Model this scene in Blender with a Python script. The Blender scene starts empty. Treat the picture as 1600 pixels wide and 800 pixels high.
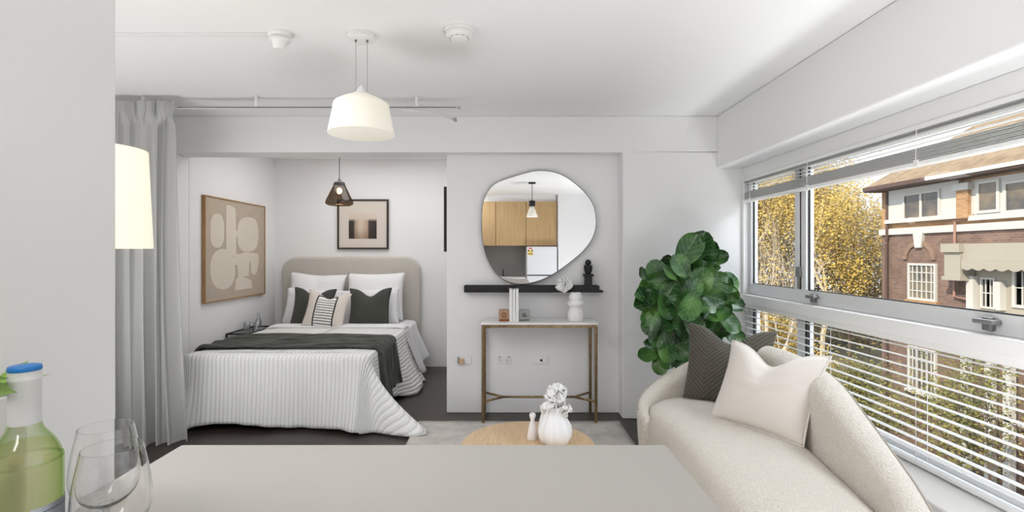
import bpy, bmesh, math, random
from mathutils import Vector, Matrix, noise as mnoise
random.seed(7)
S = bpy.context.scene
C = S.collection
PI = math.pi
H = 1.36          # camera height
F = 780.0         # focal length in pixels of the 1600 px frame
VX, VY = 790.0, 396.0

def at(x, y, d):
    """photo pixel at depth d -> world point"""
    return Vector(((x - VX) * d / F, d, H + (VY - y) * d / F))

# ------------------------------------------------------------------ helpers
class MB:
    def __init__(s):
        s.v = []; s.f = []; s.uv = {}
    def add(s, vs, fs):
        o = len(s.v)
        s.v += [tuple(p) for p in vs]
        s.f += [tuple(i + o for i in f) for f in fs]
        return s
    def box(s, x0, x1, y0, y1, z0, z1):
        return s.add([(x0,y0,z0),(x1,y0,z0),(x1,y1,z0),(x0,y1,z0),(x0,y0,z1),(x1,y0,z1),(x1,y1,z1),(x0,y1,z1)],
                     [(0,3,2,1),(4,5,6,7),(0,1,5,4),(1,2,6,5),(2,3,7,6),(3,0,4,7)])
    def tube(s, pts, r, n=8, cap=True):
        pts = [Vector(p) for p in pts]
        rs = r if isinstance(r, (list, tuple)) else [r] * len(pts)
        o = len(s.v); N = len(pts)
        up = None
        for i, p in enumerate(pts):
            t = (pts[min(i+1, N-1)] - pts[max(i-1, 0)]).normalized()
            if up is None:
                up = Vector((0,0,1)) if abs(t.z) < .9 else Vector((1,0,0))
            a = t.cross(up)
            if a.length < 1e-6: a = t.orthogonal()
            a.normalize(); b = a.cross(t).normalized(); up = b
            for k in range(n):
                q = 2*PI*k/n
                s.v.append(tuple(p + (a*math.cos(q) + b*math.sin(q)) * rs[i]))
        for i in range(N-1):
            for k in range(n):
                k2 = (k+1) % n
                s.f.append((o+i*n+k, o+i*n+k2, o+(i+1)*n+k2, o+(i+1)*n+k))
        if cap:
            s.f.append(tuple(o+k for k in range(n))[::-1])
            s.f.append(tuple(o+(N-1)*n+k for k in range(n)))
        return s
    def lathe(s, prof, n=32, c=(0,0,0), rfun=None):
        o = len(s.v); m = len(prof)
        for r, z in prof:
            for k in range(n):
                a = 2*PI*k/n
                rr = r if rfun is None else r * rfun(a, z)
                s.v.append((c[0]+rr*math.cos(a), c[1]+rr*math.sin(a), c[2]+z))
        for i in range(m-1):
            for k in range(n):
                k2 = (k+1) % n
                s.f.append((o+i*n+k, o+i*n+k2, o+(i+1)*n+k2, o+(i+1)*n+k))
        if prof[0][0] > 1e-5: s.f.append(tuple(o+k for k in range(n))[::-1])
        if prof[-1][0] > 1e-5: s.f.append(tuple(o+(m-1)*n+k for k in range(n)))
        return s
    def grid(s, fn, nu, nv, closeu=False, uvfn=None):
        o = len(s.v)
        for j in range(nv+1):
            for i in range(nu + (0 if closeu else 1)):
                s.v.append(tuple(fn(i/nu, j/nv)))
                if uvfn: s.uv[len(s.v)-1] = uvfn(i/nu, j/nv)
        w = nu if closeu else nu+1
        for j in range(nv):
            for i in range(nu):
                i2 = (i+1) % w
                s.f.append((o+j*w+i, o+j*w+i2, o+(j+1)*w+i2, o+(j+1)*w+i))
        return s
    def prism(s, poly, axis, a0, a1):
        """extrude a 2D polygon along axis ('x','y','z') from a0 to a1"""
        def P(p, a):
            return {'x':(a,p[0],p[1]), 'y':(p[0],a,p[1]), 'z':(p[0],p[1],a)}[axis]
        n = len(poly)
        return s.add([P(p,a0) for p in poly] + [P(p,a1) for p in poly],
              [tuple(range(n))[::-1], tuple(range(n,2*n))] + [(i,(i+1)%n,n+(i+1)%n,n+i) for i in range(n)])
    def sphere(s, c, r, n=16, m=10, sc=(1,1,1)):
        o = len(s.v)
        for j in range(m+1):
            t = PI*j/m
            for k in range(n):
                a = 2*PI*k/n
                s.v.append((c[0]+r*sc[0]*math.sin(t)*math.cos(a), c[1]+r*sc[1]*math.sin(t)*math.sin(a), c[2]-r*sc[2]*math.cos(t)))
        for j in range(m):
            for k in range(n):
                k2=(k+1)%n
                s.f.append((o+j*n+k,o+j*n+k2,o+(j+1)*n+k2,o+(j+1)*n+k))
        return s
    def build(s, name, mat=None, parent=None, loc=None, smooth=False, bevel=0, seg=2, sub=0, solid=0, origin=None, angle=None):
        me = bpy.data.meshes.new(name)
        vs = s.v
        if origin is not None:
            ox, oy, oz = origin
            vs = [(a-ox, b-oy, c-oz) for a, b, c in vs]
            loc = origin
        me.from_pydata(vs, [], s.f)
        bm = bmesh.new(); bm.from_mesh(me)
        if not s.uv:
            bmesh.ops.remove_doubles(bm, verts=bm.verts, dist=1e-6)
        bmesh.ops.recalc_face_normals(bm, faces=bm.faces)
        bm.to_mesh(me); bm.free()
        if s.uv:
            l = me.uv_layers.new(name='UVMap')
            for lp in me.loops:
                l.data[lp.index].uv = s.uv.get(lp.vertex_index, (0,0))
        if smooth:
            for p in me.polygons: p.use_smooth = True
            if angle:
                me.set_sharp_from_angle(angle=math.radians(angle))
        if mat: me.materials.append(mat)
        o = bpy.data.objects.new(name, me); C.objects.link(o)
        if loc is not None: o.location = loc
        if parent is not None: o.parent = parent
        if solid:
            md = o.modifiers.new('solid', 'SOLIDIFY'); md.thickness = solid; md.offset = 0
        if bevel:
            md = o.modifiers.new('bevel', 'BEVEL'); md.width = bevel; md.segments = seg; md.limit_method = 'ANGLE'
        if sub:
            md = o.modifiers.new('sub', 'SUBSURF'); md.levels = sub; md.render_levels = sub
        return o

def sprof(P, n=5):
    out = []; N = len(P)
    for i in range(N-1):
        a,b,c,d = (Vector((*P[max(i-1,0)],0)), Vector((*P[i],0)), Vector((*P[i+1],0)), Vector((*P[min(i+2,N-1)],0)))
        for k in range(n):
            q = k/n; v = .5*((2*b)+(-a+c)*q+(2*a-5*b+4*c-d)*q*q+(-a+3*b-3*c+d)*q**3)
            out.append((max(v.x,0), v.y))
    out.append(P[-1]); return out
def tag(o, label, cat, group=None, kind=None):
    o['label'] = label; o['category'] = cat
    if group: o['group'] = group
    if kind: o['kind'] = kind
    return o
def thing(name, label, cat, loc=(0,0,0), rz=0, group=None):
    o = bpy.data.objects.new(name, None); C.objects.link(o)
    o.empty_display_size = .1
    o.location = loc; o.rotation_euler = (0,0,rz)
    return tag(o, label, cat, group)
def struct(o):
    o['kind'] = 'structure'; return o
def copy_tree(o, loc=None, label=None):
    c = o.copy(); C.objects.link(c)
    if loc is not None: c.location = loc
    if label: c['label'] = label
    for ch in list(o.children):
        d = ch.copy(); C.objects.link(d); d.parent = c
        for g in list(ch.children):
            e = g.copy(); C.objects.link(e); e.parent = d
    return c

def sm(a, b, x):
    t_ = max(0, min(1, (x-a)/(b-a))); return t_*t_*(3-2*t_)

# ------------------------------------------------------------------ materials
def srgb(r, g, b):
    f = lambda c: (c/255/12.92) if c/255 <= .04045 else ((c/255+.055)/1.055)**2.4
    return (f(r), f(g), f(b), 1)
def mat(name, col, rough=.5, metal=0, bump=None, var=None, spec=.5, sheen=0, trans=0, ior=1.45, emit=None, estr=0, coord='Object', alpha=1):
    """bump=(scale,strength,distance)  var=(scale, second colour, contrast lo, hi)"""
    m = bpy.data.materials.new(name); m.use_nodes = True
    nt = m.node_tree; b = nt.nodes['Principled BSDF']
    b.inputs['Base Color'].default_value = col
    b.inputs['Roughness'].default_value = rough
    b.inputs['Metallic'].default_value = metal
    b.inputs['Specular IOR Level'].default_value = spec
    b.inputs['IOR'].default_value = ior
    if trans: b.inputs['Transmission Weight'].default_value = trans
    if sheen:
        b.inputs['Sheen Weight'].default_value = sheen; b.inputs['Sheen Roughness'].default_value = .5
    if emit:
        b.inputs['Emission Color'].default_value = emit; b.inputs['Emission Strength'].default_value = estr
    tc = nt.nodes.new('ShaderNodeTexCoord')
    if bump:
        nz = nt.nodes.new('ShaderNodeTexNoise'); nz.inputs['Scale'].default_value = bump[0]; nz.inputs['Detail'].default_value = 4
        nt.links.new(tc.outputs[coord], nz.inputs['Vector'])
        bp = nt.nodes.new('ShaderNodeBump'); bp.inputs['Strength'].default_value = bump[1]; bp.inputs['Distance'].default_value = bump[2]
        nt.links.new(nz.outputs['Fac'], bp.inputs['Height']); nt.links.new(bp.outputs['Normal'], b.inputs['Normal'])
    if var:
        nz = nt.nodes.new('ShaderNodeTexNoise'); nz.inputs['Scale'].default_value = var[0]; nz.inputs['Detail'].default_value = 5
        nt.links.new(tc.outputs[coord], nz.inputs['Vector'])
        r = nt.nodes.new('ShaderNodeValToRGB')
        r.color_ramp.elements[0].color = col; r.color_ramp.elements[1].color = var[1]
        r.color_ramp.elements[0].position = var[2]; r.color_ramp.elements[1].position = var[3]
        nt.links.new(nz.outputs['Fac'], r.inputs['Fac']); nt.links.new(r.outputs['Color'], b.inputs['Base Color'])
    return m
def nodes(m): return m.node_tree, m.node_tree.nodes['Principled BSDF']

def ramp(nt, els):
    r = nt.nodes.new('ShaderNodeValToRGB')
    while len(r.color_ramp.elements) < len(els): r.color_ramp.elements.new(.5)
    for e, (p, c) in zip(r.color_ramp.elements, els): e.position = p; e.color = c
    return r

M = {}
M['wall'] = mat('wall_paint', (.82,.82,.825,1), .9, bump=(60,.04,.002), spec=.2)
M['wall_soft'] = M['wall']
M['ceiling'] = mat('ceiling_paint', (.86,.86,.86,1), .95, bump=(40,.04,.002), spec=.1)
M['trimw'] = mat('white_trim', (.80,.80,.80,1), .45)
M['alu'] = mat('window_aluminium', (.72,.73,.74,1), .4, .15)
M['plastic'] = mat('white_plastic', (.82,.82,.81,1), .4)
M['black'] = mat('black_satin', (.012,.012,.013,1), .45)
M['gasket'] = mat('black_gasket', (.015,.015,.017,1), .6)
M['steel'] = mat('steel', (.5,.5,.5,1), .3, 1)
M['greyrail'] = mat('rail_grey', (.22,.22,.22,1), .4, .4)
M['ceramic'] = mat('white_ceramic', (.83,.82,.82,1), .55, bump=(30,.05,.003))
M['ceramic_shine'] = mat('glazed_ceramic', (.83,.83,.85,1), .3)
M['flower'] = mat('white_petal', (.90,.90,.89,1), .7)
M['stem'] = mat('dark_stem', (.03,.03,.025,1), .7)
M['paper'] = mat('book_paper', (.80,.80,.79,1), .7)
M['marble'] = mat('white_marble', (.83,.82,.82,1), .25, var=(5,(.70,.69,.70,1),.45,.75))
M['brass'] = mat('aged_brass', (.36,.25,.13,1), .38, .85, var=(25,(.20,.135,.075,1),.3,.7))
M['bedwhite'] = mat('white_linen', (.83,.83,.84,1), .9, bump=(9,.30,.02), sheen=.2)
M['sheet'] = mat('bed_sheet', (.82,.82,.84,1), .9, bump=(16,.55,.025), sheen=.2)
M['green_fab'] = mat('olive_fabric', (.052,.056,.045,1), .95, bump=(300,.2,.002), sheen=.15)
M['pipe_fab'] = mat('dark_piping', (.018,.019,.018,1), .9)
M['headboard'] = mat('boucle_greige', (.56,.53,.48,1), .95, bump=(160,.6,.006), sheen=.2, var=(120,(.46,.43,.39,1),.4,.7))
M['boucle'] = mat('boucle_cream', (.76,.71,.635,1), .98, bump=(120,1.0,.012), sheen=.3, var=(150,(.63,.58,.505,1),.40,.68))
M['boucle_dark'] = mat('sofa_piping', (.36,.33,.29,1), .95)
M['creamfab'] = mat('cream_velvet', (.74,.69,.64,1), .85, bump=(90,.12,.003), sheen=.3)
M['blanket'] = M['green_fab']
M['glass'] = mat('clear_glass', (1,1,1,1), 0, trans=1, ior=1.45)
M['counter'] = mat('counter_laminate', (.42,.405,.38,1), .38, spec=.3)
M['oakwall'] = None
M['leafstem'] = mat('trunk_brown', (.12,.085,.05,1), .8)
M['pot'] = mat('planter_white', (.7,.7,.68,1), .6)
M['lampcord'] = mat('lamp_cord', (.25,.25,.25,1), .5)
M['fridge'] = mat('fridge_white', (.78,.80,.83,1), .35)
M['splash'] = mat('grey_splashback', (.25,.25,.24,1), .3)

def thin_glass(name, tint=(1,1,1,1), refl=.06):
    m = bpy.data.materials.new(name); m.use_nodes = True
    nt = m.node_tree; nt.nodes.clear()
    out = nt.nodes.new('ShaderNodeOutputMaterial')
    t = nt.nodes.new('ShaderNodeBsdfTransparent'); t.inputs['Color'].default_value = tint
    g = nt.nodes.new('ShaderNodeBsdfGlossy'); g.inputs['Roughness'].default_value = .02
    mx = nt.nodes.new('ShaderNodeMixShader'); mx.inputs['Fac'].default_value = refl
    nt.links.new(t.outputs[0], mx.inputs[1]); nt.links.new(g.outputs[0], mx.inputs[2]); nt.links.new(mx.outputs[0], out.inputs[0])
    return m
def tint_glass(name, face, edge, refl=.05, blend=.35):
    m = thin_glass(name, face, refl); nt = m.node_tree
    t = [n for n in nt.nodes if n.type == 'BSDF_TRANSPARENT'][0]
    lw = nt.nodes.new('ShaderNodeLayerWeight'); lw.inputs['Blend'].default_value = blend
    mx = nt.nodes.new('ShaderNodeMix'); mx.data_type = 'RGBA'
    nt.links.new(lw.outputs['Facing'], mx.inputs[0]); mx.inputs[6].default_value = face; mx.inputs[7].default_value = edge
    nt.links.new(mx.outputs[2], t.inputs['Color']); return m
M['pane'] = thin_glass('window_glass', (.97,.98,.98,1), .03)
M['thin'] = thin_glass('thin_clear_glass', (.93,.94,.94,1), .10)
M['smoke'] = thin_glass('smoked_glass', (.36,.29,.22,1), .06)

def wood_mat(name, c1, c2, scale, rough=.45, stretch=(1,12,1), dist=3.0, coord='Object'):
    m = mat(name, c1, rough); nt, b = nodes(m)
    tc = nt.nodes.new('ShaderNodeTexCoord'); mp = nt.nodes.new('ShaderNodeMapping')
    mp.inputs['Scale'].default_value = stretch
    nt.links.new(tc.outputs[coord], mp.inputs['Vector'])
    nz = nt.nodes.new('ShaderNodeTexNoise'); nz.inputs['Scale'].default_value = scale; nz.inputs['Detail'].default_value = 6
    nz.inputs['Distortion'].default_value = dist
    nt.links.new(mp.outputs[0], nz.inputs['Vector'])
    r = ramp(nt, [(.3,c2),(.7,c1)])
    nt.links.new(nz.outputs['Fac'], r.inputs['Fac']); nt.links.new(r.outputs['Color'], b.inputs['Base Color'])
    return m
M['oak'] = wood_mat('oak_table', (.70,.52,.33,1), (.55,.37,.20,1), 5, .4, (9,1.2,1), 1.2)
M['oakwall'] = wood_mat('oak_cabinet', (.56,.39,.20,1), (.43,.28,.13,1), 4, .5, (14,14,.5), .6)
M['oakframe'] = wood_mat('oak_frame', (.42,.25,.11,1), (.30,.17,.07,1), 6, .5, (6,6,1), .5)
M['dkframe'] = mat('dark_frame', (.03,.02,.017,1), .45)

def floor_mat():
    m = mat('dark_floorboards', (.05,.04,.03,1), .32); nt, b = nodes(m)
    tc = nt.nodes.new('ShaderNodeTexCoord')
    br = nt.nodes.new('ShaderNodeTexBrick'); br.offset = .37
    br.inputs['Color1'].default_value = (.046,.033,.026,1); br.inputs['Color2'].default_value = (.028,.021,.017,1)
    br.inputs['Mortar'].default_value = (.012,.009,.008,1)
    br.inputs['Scale'].default_value = 1; br.inputs['Brick Width'].default_value = 1.3; br.inputs['Row Height'].default_value = .09
    br.inputs['Mortar Size'].default_value = .0022
    nt.links.new(tc.outputs['Object'], br.inputs['Vector'])
    mp = nt.nodes.new('ShaderNodeMapping'); mp.inputs['Scale'].default_value = (2,30,1)
    nt.links.new(tc.outputs['Object'], mp.inputs['Vector'])
    nz = nt.nodes.new('ShaderNodeTexNoise'); nz.inputs['Scale'].default_value = 3; nz.inputs['Detail'].default_value = 5
    nt.links.new(mp.outputs[0], nz.inputs['Vector'])
    mx = nt.nodes.new('ShaderNodeMix'); mx.data_type = 'RGBA'; mx.blend_type = 'OVERLAY'; mx.inputs[0].default_value = .6
    nt.links.new(br.outputs['Color'], mx.inputs[6]); nt.links.new(nz.outputs['Fac'], mx.inputs[7])
    nt.links.new(mx.outputs[2], b.inputs['Base Color'])
    return m
M['floor'] = floor_mat()

def waffle_mat():
    m = mat('waffle_cotton', (.80,.80,.79,1), .95, sheen=.2); nt, b = nodes(m)
    uv = nt.nodes.new('ShaderNodeTexCoord')
    sp = nt.nodes.new('ShaderNodeSeparateXYZ'); nt.links.new(uv.outputs['UV'], sp.inputs[0])
    def tri(sock, per):
        a = nt.nodes.new('ShaderNodeMath'); a.operation = 'PINGPONG'; a.inputs[1].default_value = per/2
        nt.links.new(sock, a.inputs[0])
        d = nt.nodes.new('ShaderNodeMath'); d.operation = 'DIVIDE'; d.inputs[1].default_value = per/2
        nt.links.new(a.outputs[0], d.inputs[0]); return d.outputs[0]
    tx = tri(sp.outputs['X'], .032); ty = tri(sp.outputs['Y'], .026)
    sc = nt.nodes.new('ShaderNodeMath'); sc.operation = 'MULTIPLY'; sc.inputs[1].default_value = .10
    nt.links.new(ty, sc.inputs[0])
    ad = nt.nodes.new('ShaderNodeMath'); ad.operation = 'ADD'
    nt.links.new(tx, ad.inputs[0]); nt.links.new(sc.outputs[0], ad.inputs[1])
    bp = nt.nodes.new('ShaderNodeBump'); bp.inputs['Strength'].default_value = .9; bp.inputs['Distance'].default_value = .006
    nt.links.new(ad.outputs[0], bp.inputs['Height']); nt.links.new(bp.outputs['Normal'], b.inputs['Normal'])
    r = ramp(nt, [(0.0,(.60,.60,.59,1)),(.45,(.84,.84,.83,1))])
    nt.links.new(ad.outputs[0], r.inputs['Fac']); nt.links.new(r.outputs['Color'], b.inputs['Base Color'])
    return m
M['waffle'] = waffle_mat()

def throw_mat():
    m = mat('charcoal_knit', (.045,.046,.04,1), 1.0, sheen=.1); nt, b = nodes(m)
    uv = nt.nodes.new('ShaderNodeTexCoord')
    w = nt.nodes.new('ShaderNodeTexNoise'); w.inputs['Scale'].default_value = 1; w.inputs['Detail'].default_value = 4
    mp = nt.nodes.new('ShaderNodeMapping'); mp.inputs['Scale'].default_value = (5,45,1)
    nt.links.new(uv.outputs['UV'], mp.inputs[0]); nt.links.new(mp.outputs[0], w.inputs['Vector'])
    bp = nt.nodes.new('ShaderNodeBump'); bp.inputs['Strength'].default_value = 1; bp.inputs['Distance'].default_value = .015
    nt.links.new(w.outputs['Fac'], bp.inputs['Height']); nt.links.new(bp.outputs['Normal'], b.inputs['Normal'])
    r = ramp(nt, [(.3,(.028,.030,.025,1)),(.7,(.105,.108,.092,1))])
    nt.links.new(w.outputs['Fac'], r.inputs['Fac']); nt.links.new(r.outputs['Color'], b.inputs['Base Color'])
    return m
M['throw'] = throw_mat()

def curtain_mat():
    m = mat('grey_linen_curtain', (.55,.55,.535,1), .95, bump=(120,.1,.002)); nt, b = nodes(m)
    out = nt.nodes['Material Output']
    tr = nt.nodes.new('ShaderNodeBsdfTranslucent'); tr.inputs['Color'].default_value = (.56,.56,.55,1)
    mx = nt.nodes.new('ShaderNodeMixShader'); mx.inputs[0].default_value = .3
    nt.links.new(b.outputs[0], mx.inputs[1]); nt.links.new(tr.outputs[0], mx.inputs[2]); nt.links.new(mx.outputs[0], out.inputs[0])
    return m
M['curtain'] = curtain_mat()

def shade_mat(name, col, e, ecol):
    m = mat(name, col, .8, emit=ecol, estr=e); return m
M['shade_warm'] = shade_mat('lamp_shade_glow', (.80,.77,.66,1), .40, (1,.93,.72,1))
M['shade_pend'] = shade_mat('pendant_shade_glow', (.80,.78,.72,1), .16, (1,.90,.70,1))
M['shade_in'] = shade_mat('pendant_shade_inside', (.9,.87,.80,1), .55, (1,.93,.80,1))
M['bulb'] = shade_mat('bulb_glow', (1,.9,.7,1), 9, (1,.72,.35,1))

# ------------------------------------------------------------------ room shell
XL, XR, YB, YF, ZC = -3.0, 1.737, -1.6, 4.105, 2.49
struct(MB().box(-3.15,2.25,YB-.1,6.15,-.12,0).build('floor', M['floor']))
struct(MB().box(-3.15,2.25,YB-.1,6.15,ZC,ZC+.1).build('ceiling', M['ceiling']))
# far wall: pier on the right, beam over the alcove, return on the left
fw = MB().box(-3.1,2.03,YF,4.37,2.20,ZC).box(.963,2.03,YF,4.37,0,2.20).box(-3.1,-2.77,YF,4.37,0,2.20)
struct(fw.build('wall_far', M['wall'], bevel=.008, seg=3))
struct(MB().box(-.503,1.2,4.26,4.372,0,2.22).build('wall_partition', M['wall'], bevel=.006))
struct(MB().box(-.503,-.40,4.372,6.0,0,ZC).build('wall_alcove_right', M['wall']))
struct(MB().box(-3.1,-.40,6.0,6.1,0,ZC).build('wall_back', M['wall']))
struct(MB().box(-2.87,-2.77,4.371,6.0,0,ZC).build('wall_alcove_left', M['wall']))
struct(MB().box(-3.1,-3.0,YB,YF,0,ZC).build('wall_left', M['wall']))
struct(MB().box(-.92,-.78,YB,1.0,0,ZC).build('wall_near', M['wall'], bevel=.004))
struct(MB().box(-3.1,2.2,YB-.1,YB,0,ZC).build('wall_rear', M['wall']))
struct(MB().box(1.0,XR,YB,-1.05,0,ZC).build('wall_rear_right', M['wall']))
# right wall: spandrel under window, bulkhead above, blank part behind the camera
rw = MB().box(XR,2.10,-.6,YF,0,.335).box(XR,2.2,-.6,YF,2.06,ZC).box(XR,2.2,YB,-.6,0,ZC)
struct(rw.build('wall_right', M['wall'], bevel=.012, seg=3))
struct(MB().box(1.945,1.99,-.6,YF,1.965,2.06).build('trim_1', M['trimw'], bevel=.006))       # fascia at window head
struct(MB().box(XR-.012,2.04,-.6,YF,.335,.352).build('trim_2', M['trimw'], bevel=.006))        # window ledge
struct(MB().box(1.925,2.06,-.6,YF,.955,1.030).build('trim_3', M['trimw'], bevel=.006))         # transom box
struct(MB().box(1.94,2.045,4.075,YF,1.030,2.06).box(1.975,2.045,4.075,YF,.352,.955).build('trim_4', M['trimw'], bevel=.004))
# upper window
fy = [(4.06,4.075)]
def stile(mb, y0, y1, z0, z1, x0=1.985, x1=2.04):
    mb.box(x0,x1,y0,y1,z0,z1)
up = MB()
up.box(1.985,2.04,-.6,4.075,1.03,1.115)          # bottom rail
up.box(1.985,2.04,-.6,4.075,1.93,1.98)          # head
for a, b in ((4.035,4.075),(3.375,3.43),(3.30,3.355),(.9,1.0)):
    stile(up, a, b, 1.115, 1.93)
w1 = struct(up.build('window_1', M['alu'], bevel=.004))
gk = MB()
for y0, y1 in ((3.43,4.035),(1.0,3.30),(-.6,.9)):
    gk.box(2.0,2.012,y0,y1,1.115,1.121)
    gk.box(2.0,2.012,y0,y0+.006,1.115,1.93).box(2.0,2.012,y1-.006,y1,1.115,1.93)
gk.box(1.99,2.03,3.355,3.375,1.115,1.93)
gk.build('gasket', M['gasket'], w1)
for y0, y1 in ((3.43,4.035),(1.0,3.30),(-.6,.9)):
    MB().add([(2.015,y0,1.115),(2.015,y1,1.115),(2.015,y1,1.93),(2.015,y0,1.93)],[(0,1,2,3)]).build('pane', M['pane'], w1)
MB().box(1.968,1.986,3.345,3.395,1.20,1.27).box(1.972,1.986,3.36,3.38,1.12,1.20).build('sash_lock', M['greyrail'], w1, bevel=.004)
for yy in (3.20, 2.04):
    MB().box(1.945,1.985,yy-.045,yy+.045,1.072,1.092).box(1.962,1.985,yy-.02,yy+.02,1.045,1.10).build('latch', M['greyrail'], w1, bevel=.005)
# lower window
lo = MB()
lo.box(1.995,2.05,-.6,4.075,.352,.40).box(1.995,2.05,-.6,4.075,.91,.955)
for a, b in ((4.02,4.075),(3.32,3.42),(.9,1.0)): stile(lo, a, b, .40, .91, 1.995, 2.05)
w2 = struct(lo.build('window_2', M['alu'], bevel=.004))
gk = MB()
gk.box(1.992,2.012,3.30,3.32,.40,.91).box(1.992,2.012,4.0,4.02,.40,.91)
gk.build('gasket', M['gasket'], w2)
for y0, y1 in ((3.42,4.02),(1.0,3.32),(-.6,.9)):
    MB().add([(2.02,y0,.40),(2.02,y1,.40),(2.02,y1,.91),(2.02,y0,.91)],[(0,1,2,3)]).build('pane', M['pane'], w2)

# ------------------------------------------------------------------ venetian blinds
M['slat'] = mat('white_slat', (.84,.84,.83,1), .4)
def slat(mb, y0, y1, z, xc, w=.05, tilt=0.0):
    n = 4; pts = []
    for i in range(n+1):
        a = (i/n-.5)
        x = xc + a*w; zz = z + .004*(1-4*a*a) + tilt*a*w
        pts.append((x, zz))
    top = pts; bot = [(x, z-.0022) for x, z in pts][::-1]
    mb.prism(top+bot, 'y', y0, y1)
bl = thing('venetian_blind', 'white venetian blind pulled up under the ceiling bulkhead above upper window', 'blind', (1.955, 1.8, 2.05))
base = Vector((1.955,1.8,2.05))
def rel(mb): 
    mb.v = [(a-base.x,b-base.y,c-base.z) for a,b,c in mb.v]; return mb
YS0, YS1 = -.55, 4.065
rel(MB().box(1.94,1.99,YS0,YS1,1.945,1.966)).build('head_rail', M['plastic'], bl)
mb = MB()
for z in (1.925, 1.900, 1.877): slat(mb, YS0, YS1, z, 1.962, .05, .12)
rel(mb).build('slats', M['slat'], bl)
mb = MB()
for k in range(11): slat(mb, YS0, YS1, 1.797+.0058*k, 1.957+.002*math.sin(k*2.1), .05, 0)
rel(mb).build('slat_stack', M['slat'], bl)
rel(MB().box(1.932,1.985,YS0,YS1,1.773,1.793)).build('bottom_rail', M['slat'], bl, bevel=.004)
for y in (3.95, 3.2, 2.35, 1.4):
    rel(MB().tube([(1.934,y,1.95),(1.930,y,1.79)], .0018, 6).box(1.928,1.936,y-.012,y+.012,1.770,1.80)).build('ladder_cord', M['plastic'], bl)
rel(MB().tube([(1.925,4.03,1.95),(1.922,4.03,1.3),(1.922,4.03,1.12)], .0016, 6).lathe([(0,0),(.006,.004),(.004,.03),(0,.034)],10,(1.922,4.03,1.33))).build('pull_cord', M['plastic'], bl)
bl2 = thing('venetian_blind', 'white venetian blind let down with open slats over lower window behind the sofa', 'blind', (1.955, 1.8, .955))
base = Vector((1.955,1.8,.955))
mb = MB()
z = .905
while z > .40:
    slat(mb, YS0, YS1, z, 1.958, .05, -.17); z -= .0475
rel(mb).build('slats', M['slat'], bl2)
rel(MB().box(1.94,1.985,YS0,YS1,.925,.954)).build('head_rail', M['plastic'], bl2)
rel(MB().box(1.934,1.982,YS0,YS1,.362,.380)).build('bottom_rail', M['slat'], bl2, bevel=.004)
for y in (3.85, 3.05, 2.35, 1.75, 1.2):
    rel(MB().tube([(1.931,y,.93),(1.931,y,.37)], .0012, 5).tube([(1.986,y,.93),(1.986,y,.37)], .0012, 5)).build('ladder_cord', M['plastic'], bl2)

# ------------------------------------------------------------------ counter
cb = thing('kitchen_counter', 'long plain beige-white kitchen counter in the foreground', 'counter', (-.19,.1,0))
MB().box(-.588,.575,-.75,1.10,.86,.90).build('worktop', M['counter'], cb, bevel=.002)
MB().box(-.555,.50,-.70,.95,0,.858).build('base_panel', M['trimw'], cb)

# ------------------------------------------------------------------ wine bottle, glasses, plant on counter
bx, by = -.602, .625
M['winecap'] = mat('white_capsule', (.72,.73,.73,1), .4)
M['bluecap'] = mat('blue_cap', (.01,.17,.50,1), .35)
M['wineglass'] = tint_glass('bottle_glass', (.985,.99,.955,1), (.60,.76,.38,1), .05, .25)
M['wine'] = tint_glass('white_wine', (.95,.955,.77,1), (.86,.88,.58,1), .02, .25)
M['label'] = mat('pale_blue_label', (.66,.71,.80,1), .6)
M['labelink'] = mat('label_ink', (.10,.12,.20,1), .6)
wb = thing('wine_bottle', 'green glass white wine bottle with white neck foil and blue cap, on counter', 'bottle', (bx,by,.9))
prof = [(0,.004),(.030,.0),(.0365,.004),(.0375,.012),(.0375,.187),(.0368,.200),(.0338,.213),(.0280,.225),(.0215,.2345),(.0170,.2435),(.0152,.26),(.0148,.312)]
inner = [(.0130,.312),(.0134,.26),(.0150,.2435),(.0196,.234),(.0262,.2242),(.0320,.2122),(.0350,.1995),(.0357,.187),(.0357,.014),(.030,.008),(0,.008)]
MB().lathe(sprof(prof,4)+sprof(inner,4), 64).build('glass_body', M['wineglass'], wb, smooth=True, angle=50)
MB().lathe([(0,.0085),(.0300,.0085),(.0352,.0145),(.0352,.187),(.0345,.1992),(.0314,.2119),(.0270,.222),(0,.222)], 48).build('wine', M['wine'], wb, smooth=True, angle=50)
MB().lathe([(.0160,.2475),(.0163,.249),(.0160,.252),(.0160,.300),(.0166,.302),(.0166,.3045),(.0160,.306),(.0163,.311),(.0163,.3135),(.0152,.3135)], 40).build('neck_foil', M['winecap'], wb, smooth=True, angle=35)
MB().lathe([(.0150,.3138),(.0166,.3138),(.0168,.3165),(.0160,.3195),(.013,.3205),(0,.3208)], 40).build('cap', M['bluecap'], wb, smooth=True, angle=60)
def cyl_patch(a0, a1, z0, z1, r, n=24, ztop=None):
    mb = MB()
    mb.grid(lambda u, v: (r*math.cos(a0+(a1-a0)*u), r*math.sin(a0+(a1-a0)*u), z0+(z1-z0)*v), n, 6)
    return mb
af = math.atan2(-by, -bx)      # direction to the camera
cyl_patch(af+.12, af+1.75, .02, .150, .03785).build('label', M['label'], wb, smooth=True)
mb = MB()
def linepatch(mb, a0, a1, z0, z1, r=.03805, n=18):
    mb.grid(lambda u, v: (r*math.cos(a0+(a1-a0)*u), r*math.sin(a0+(a1-a0)*u), z0+(z1-z0)*v), n, 1)
linepatch(mb, af+.2, af+1.7, .1425, .1436); linepatch(mb, af+.2, af+.216, .03, .1436, n=2)
linepatch(mb, af+.2, af+1.7, .03, .0311)
mb.build('label_border', M['labelink'], wb)
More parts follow.
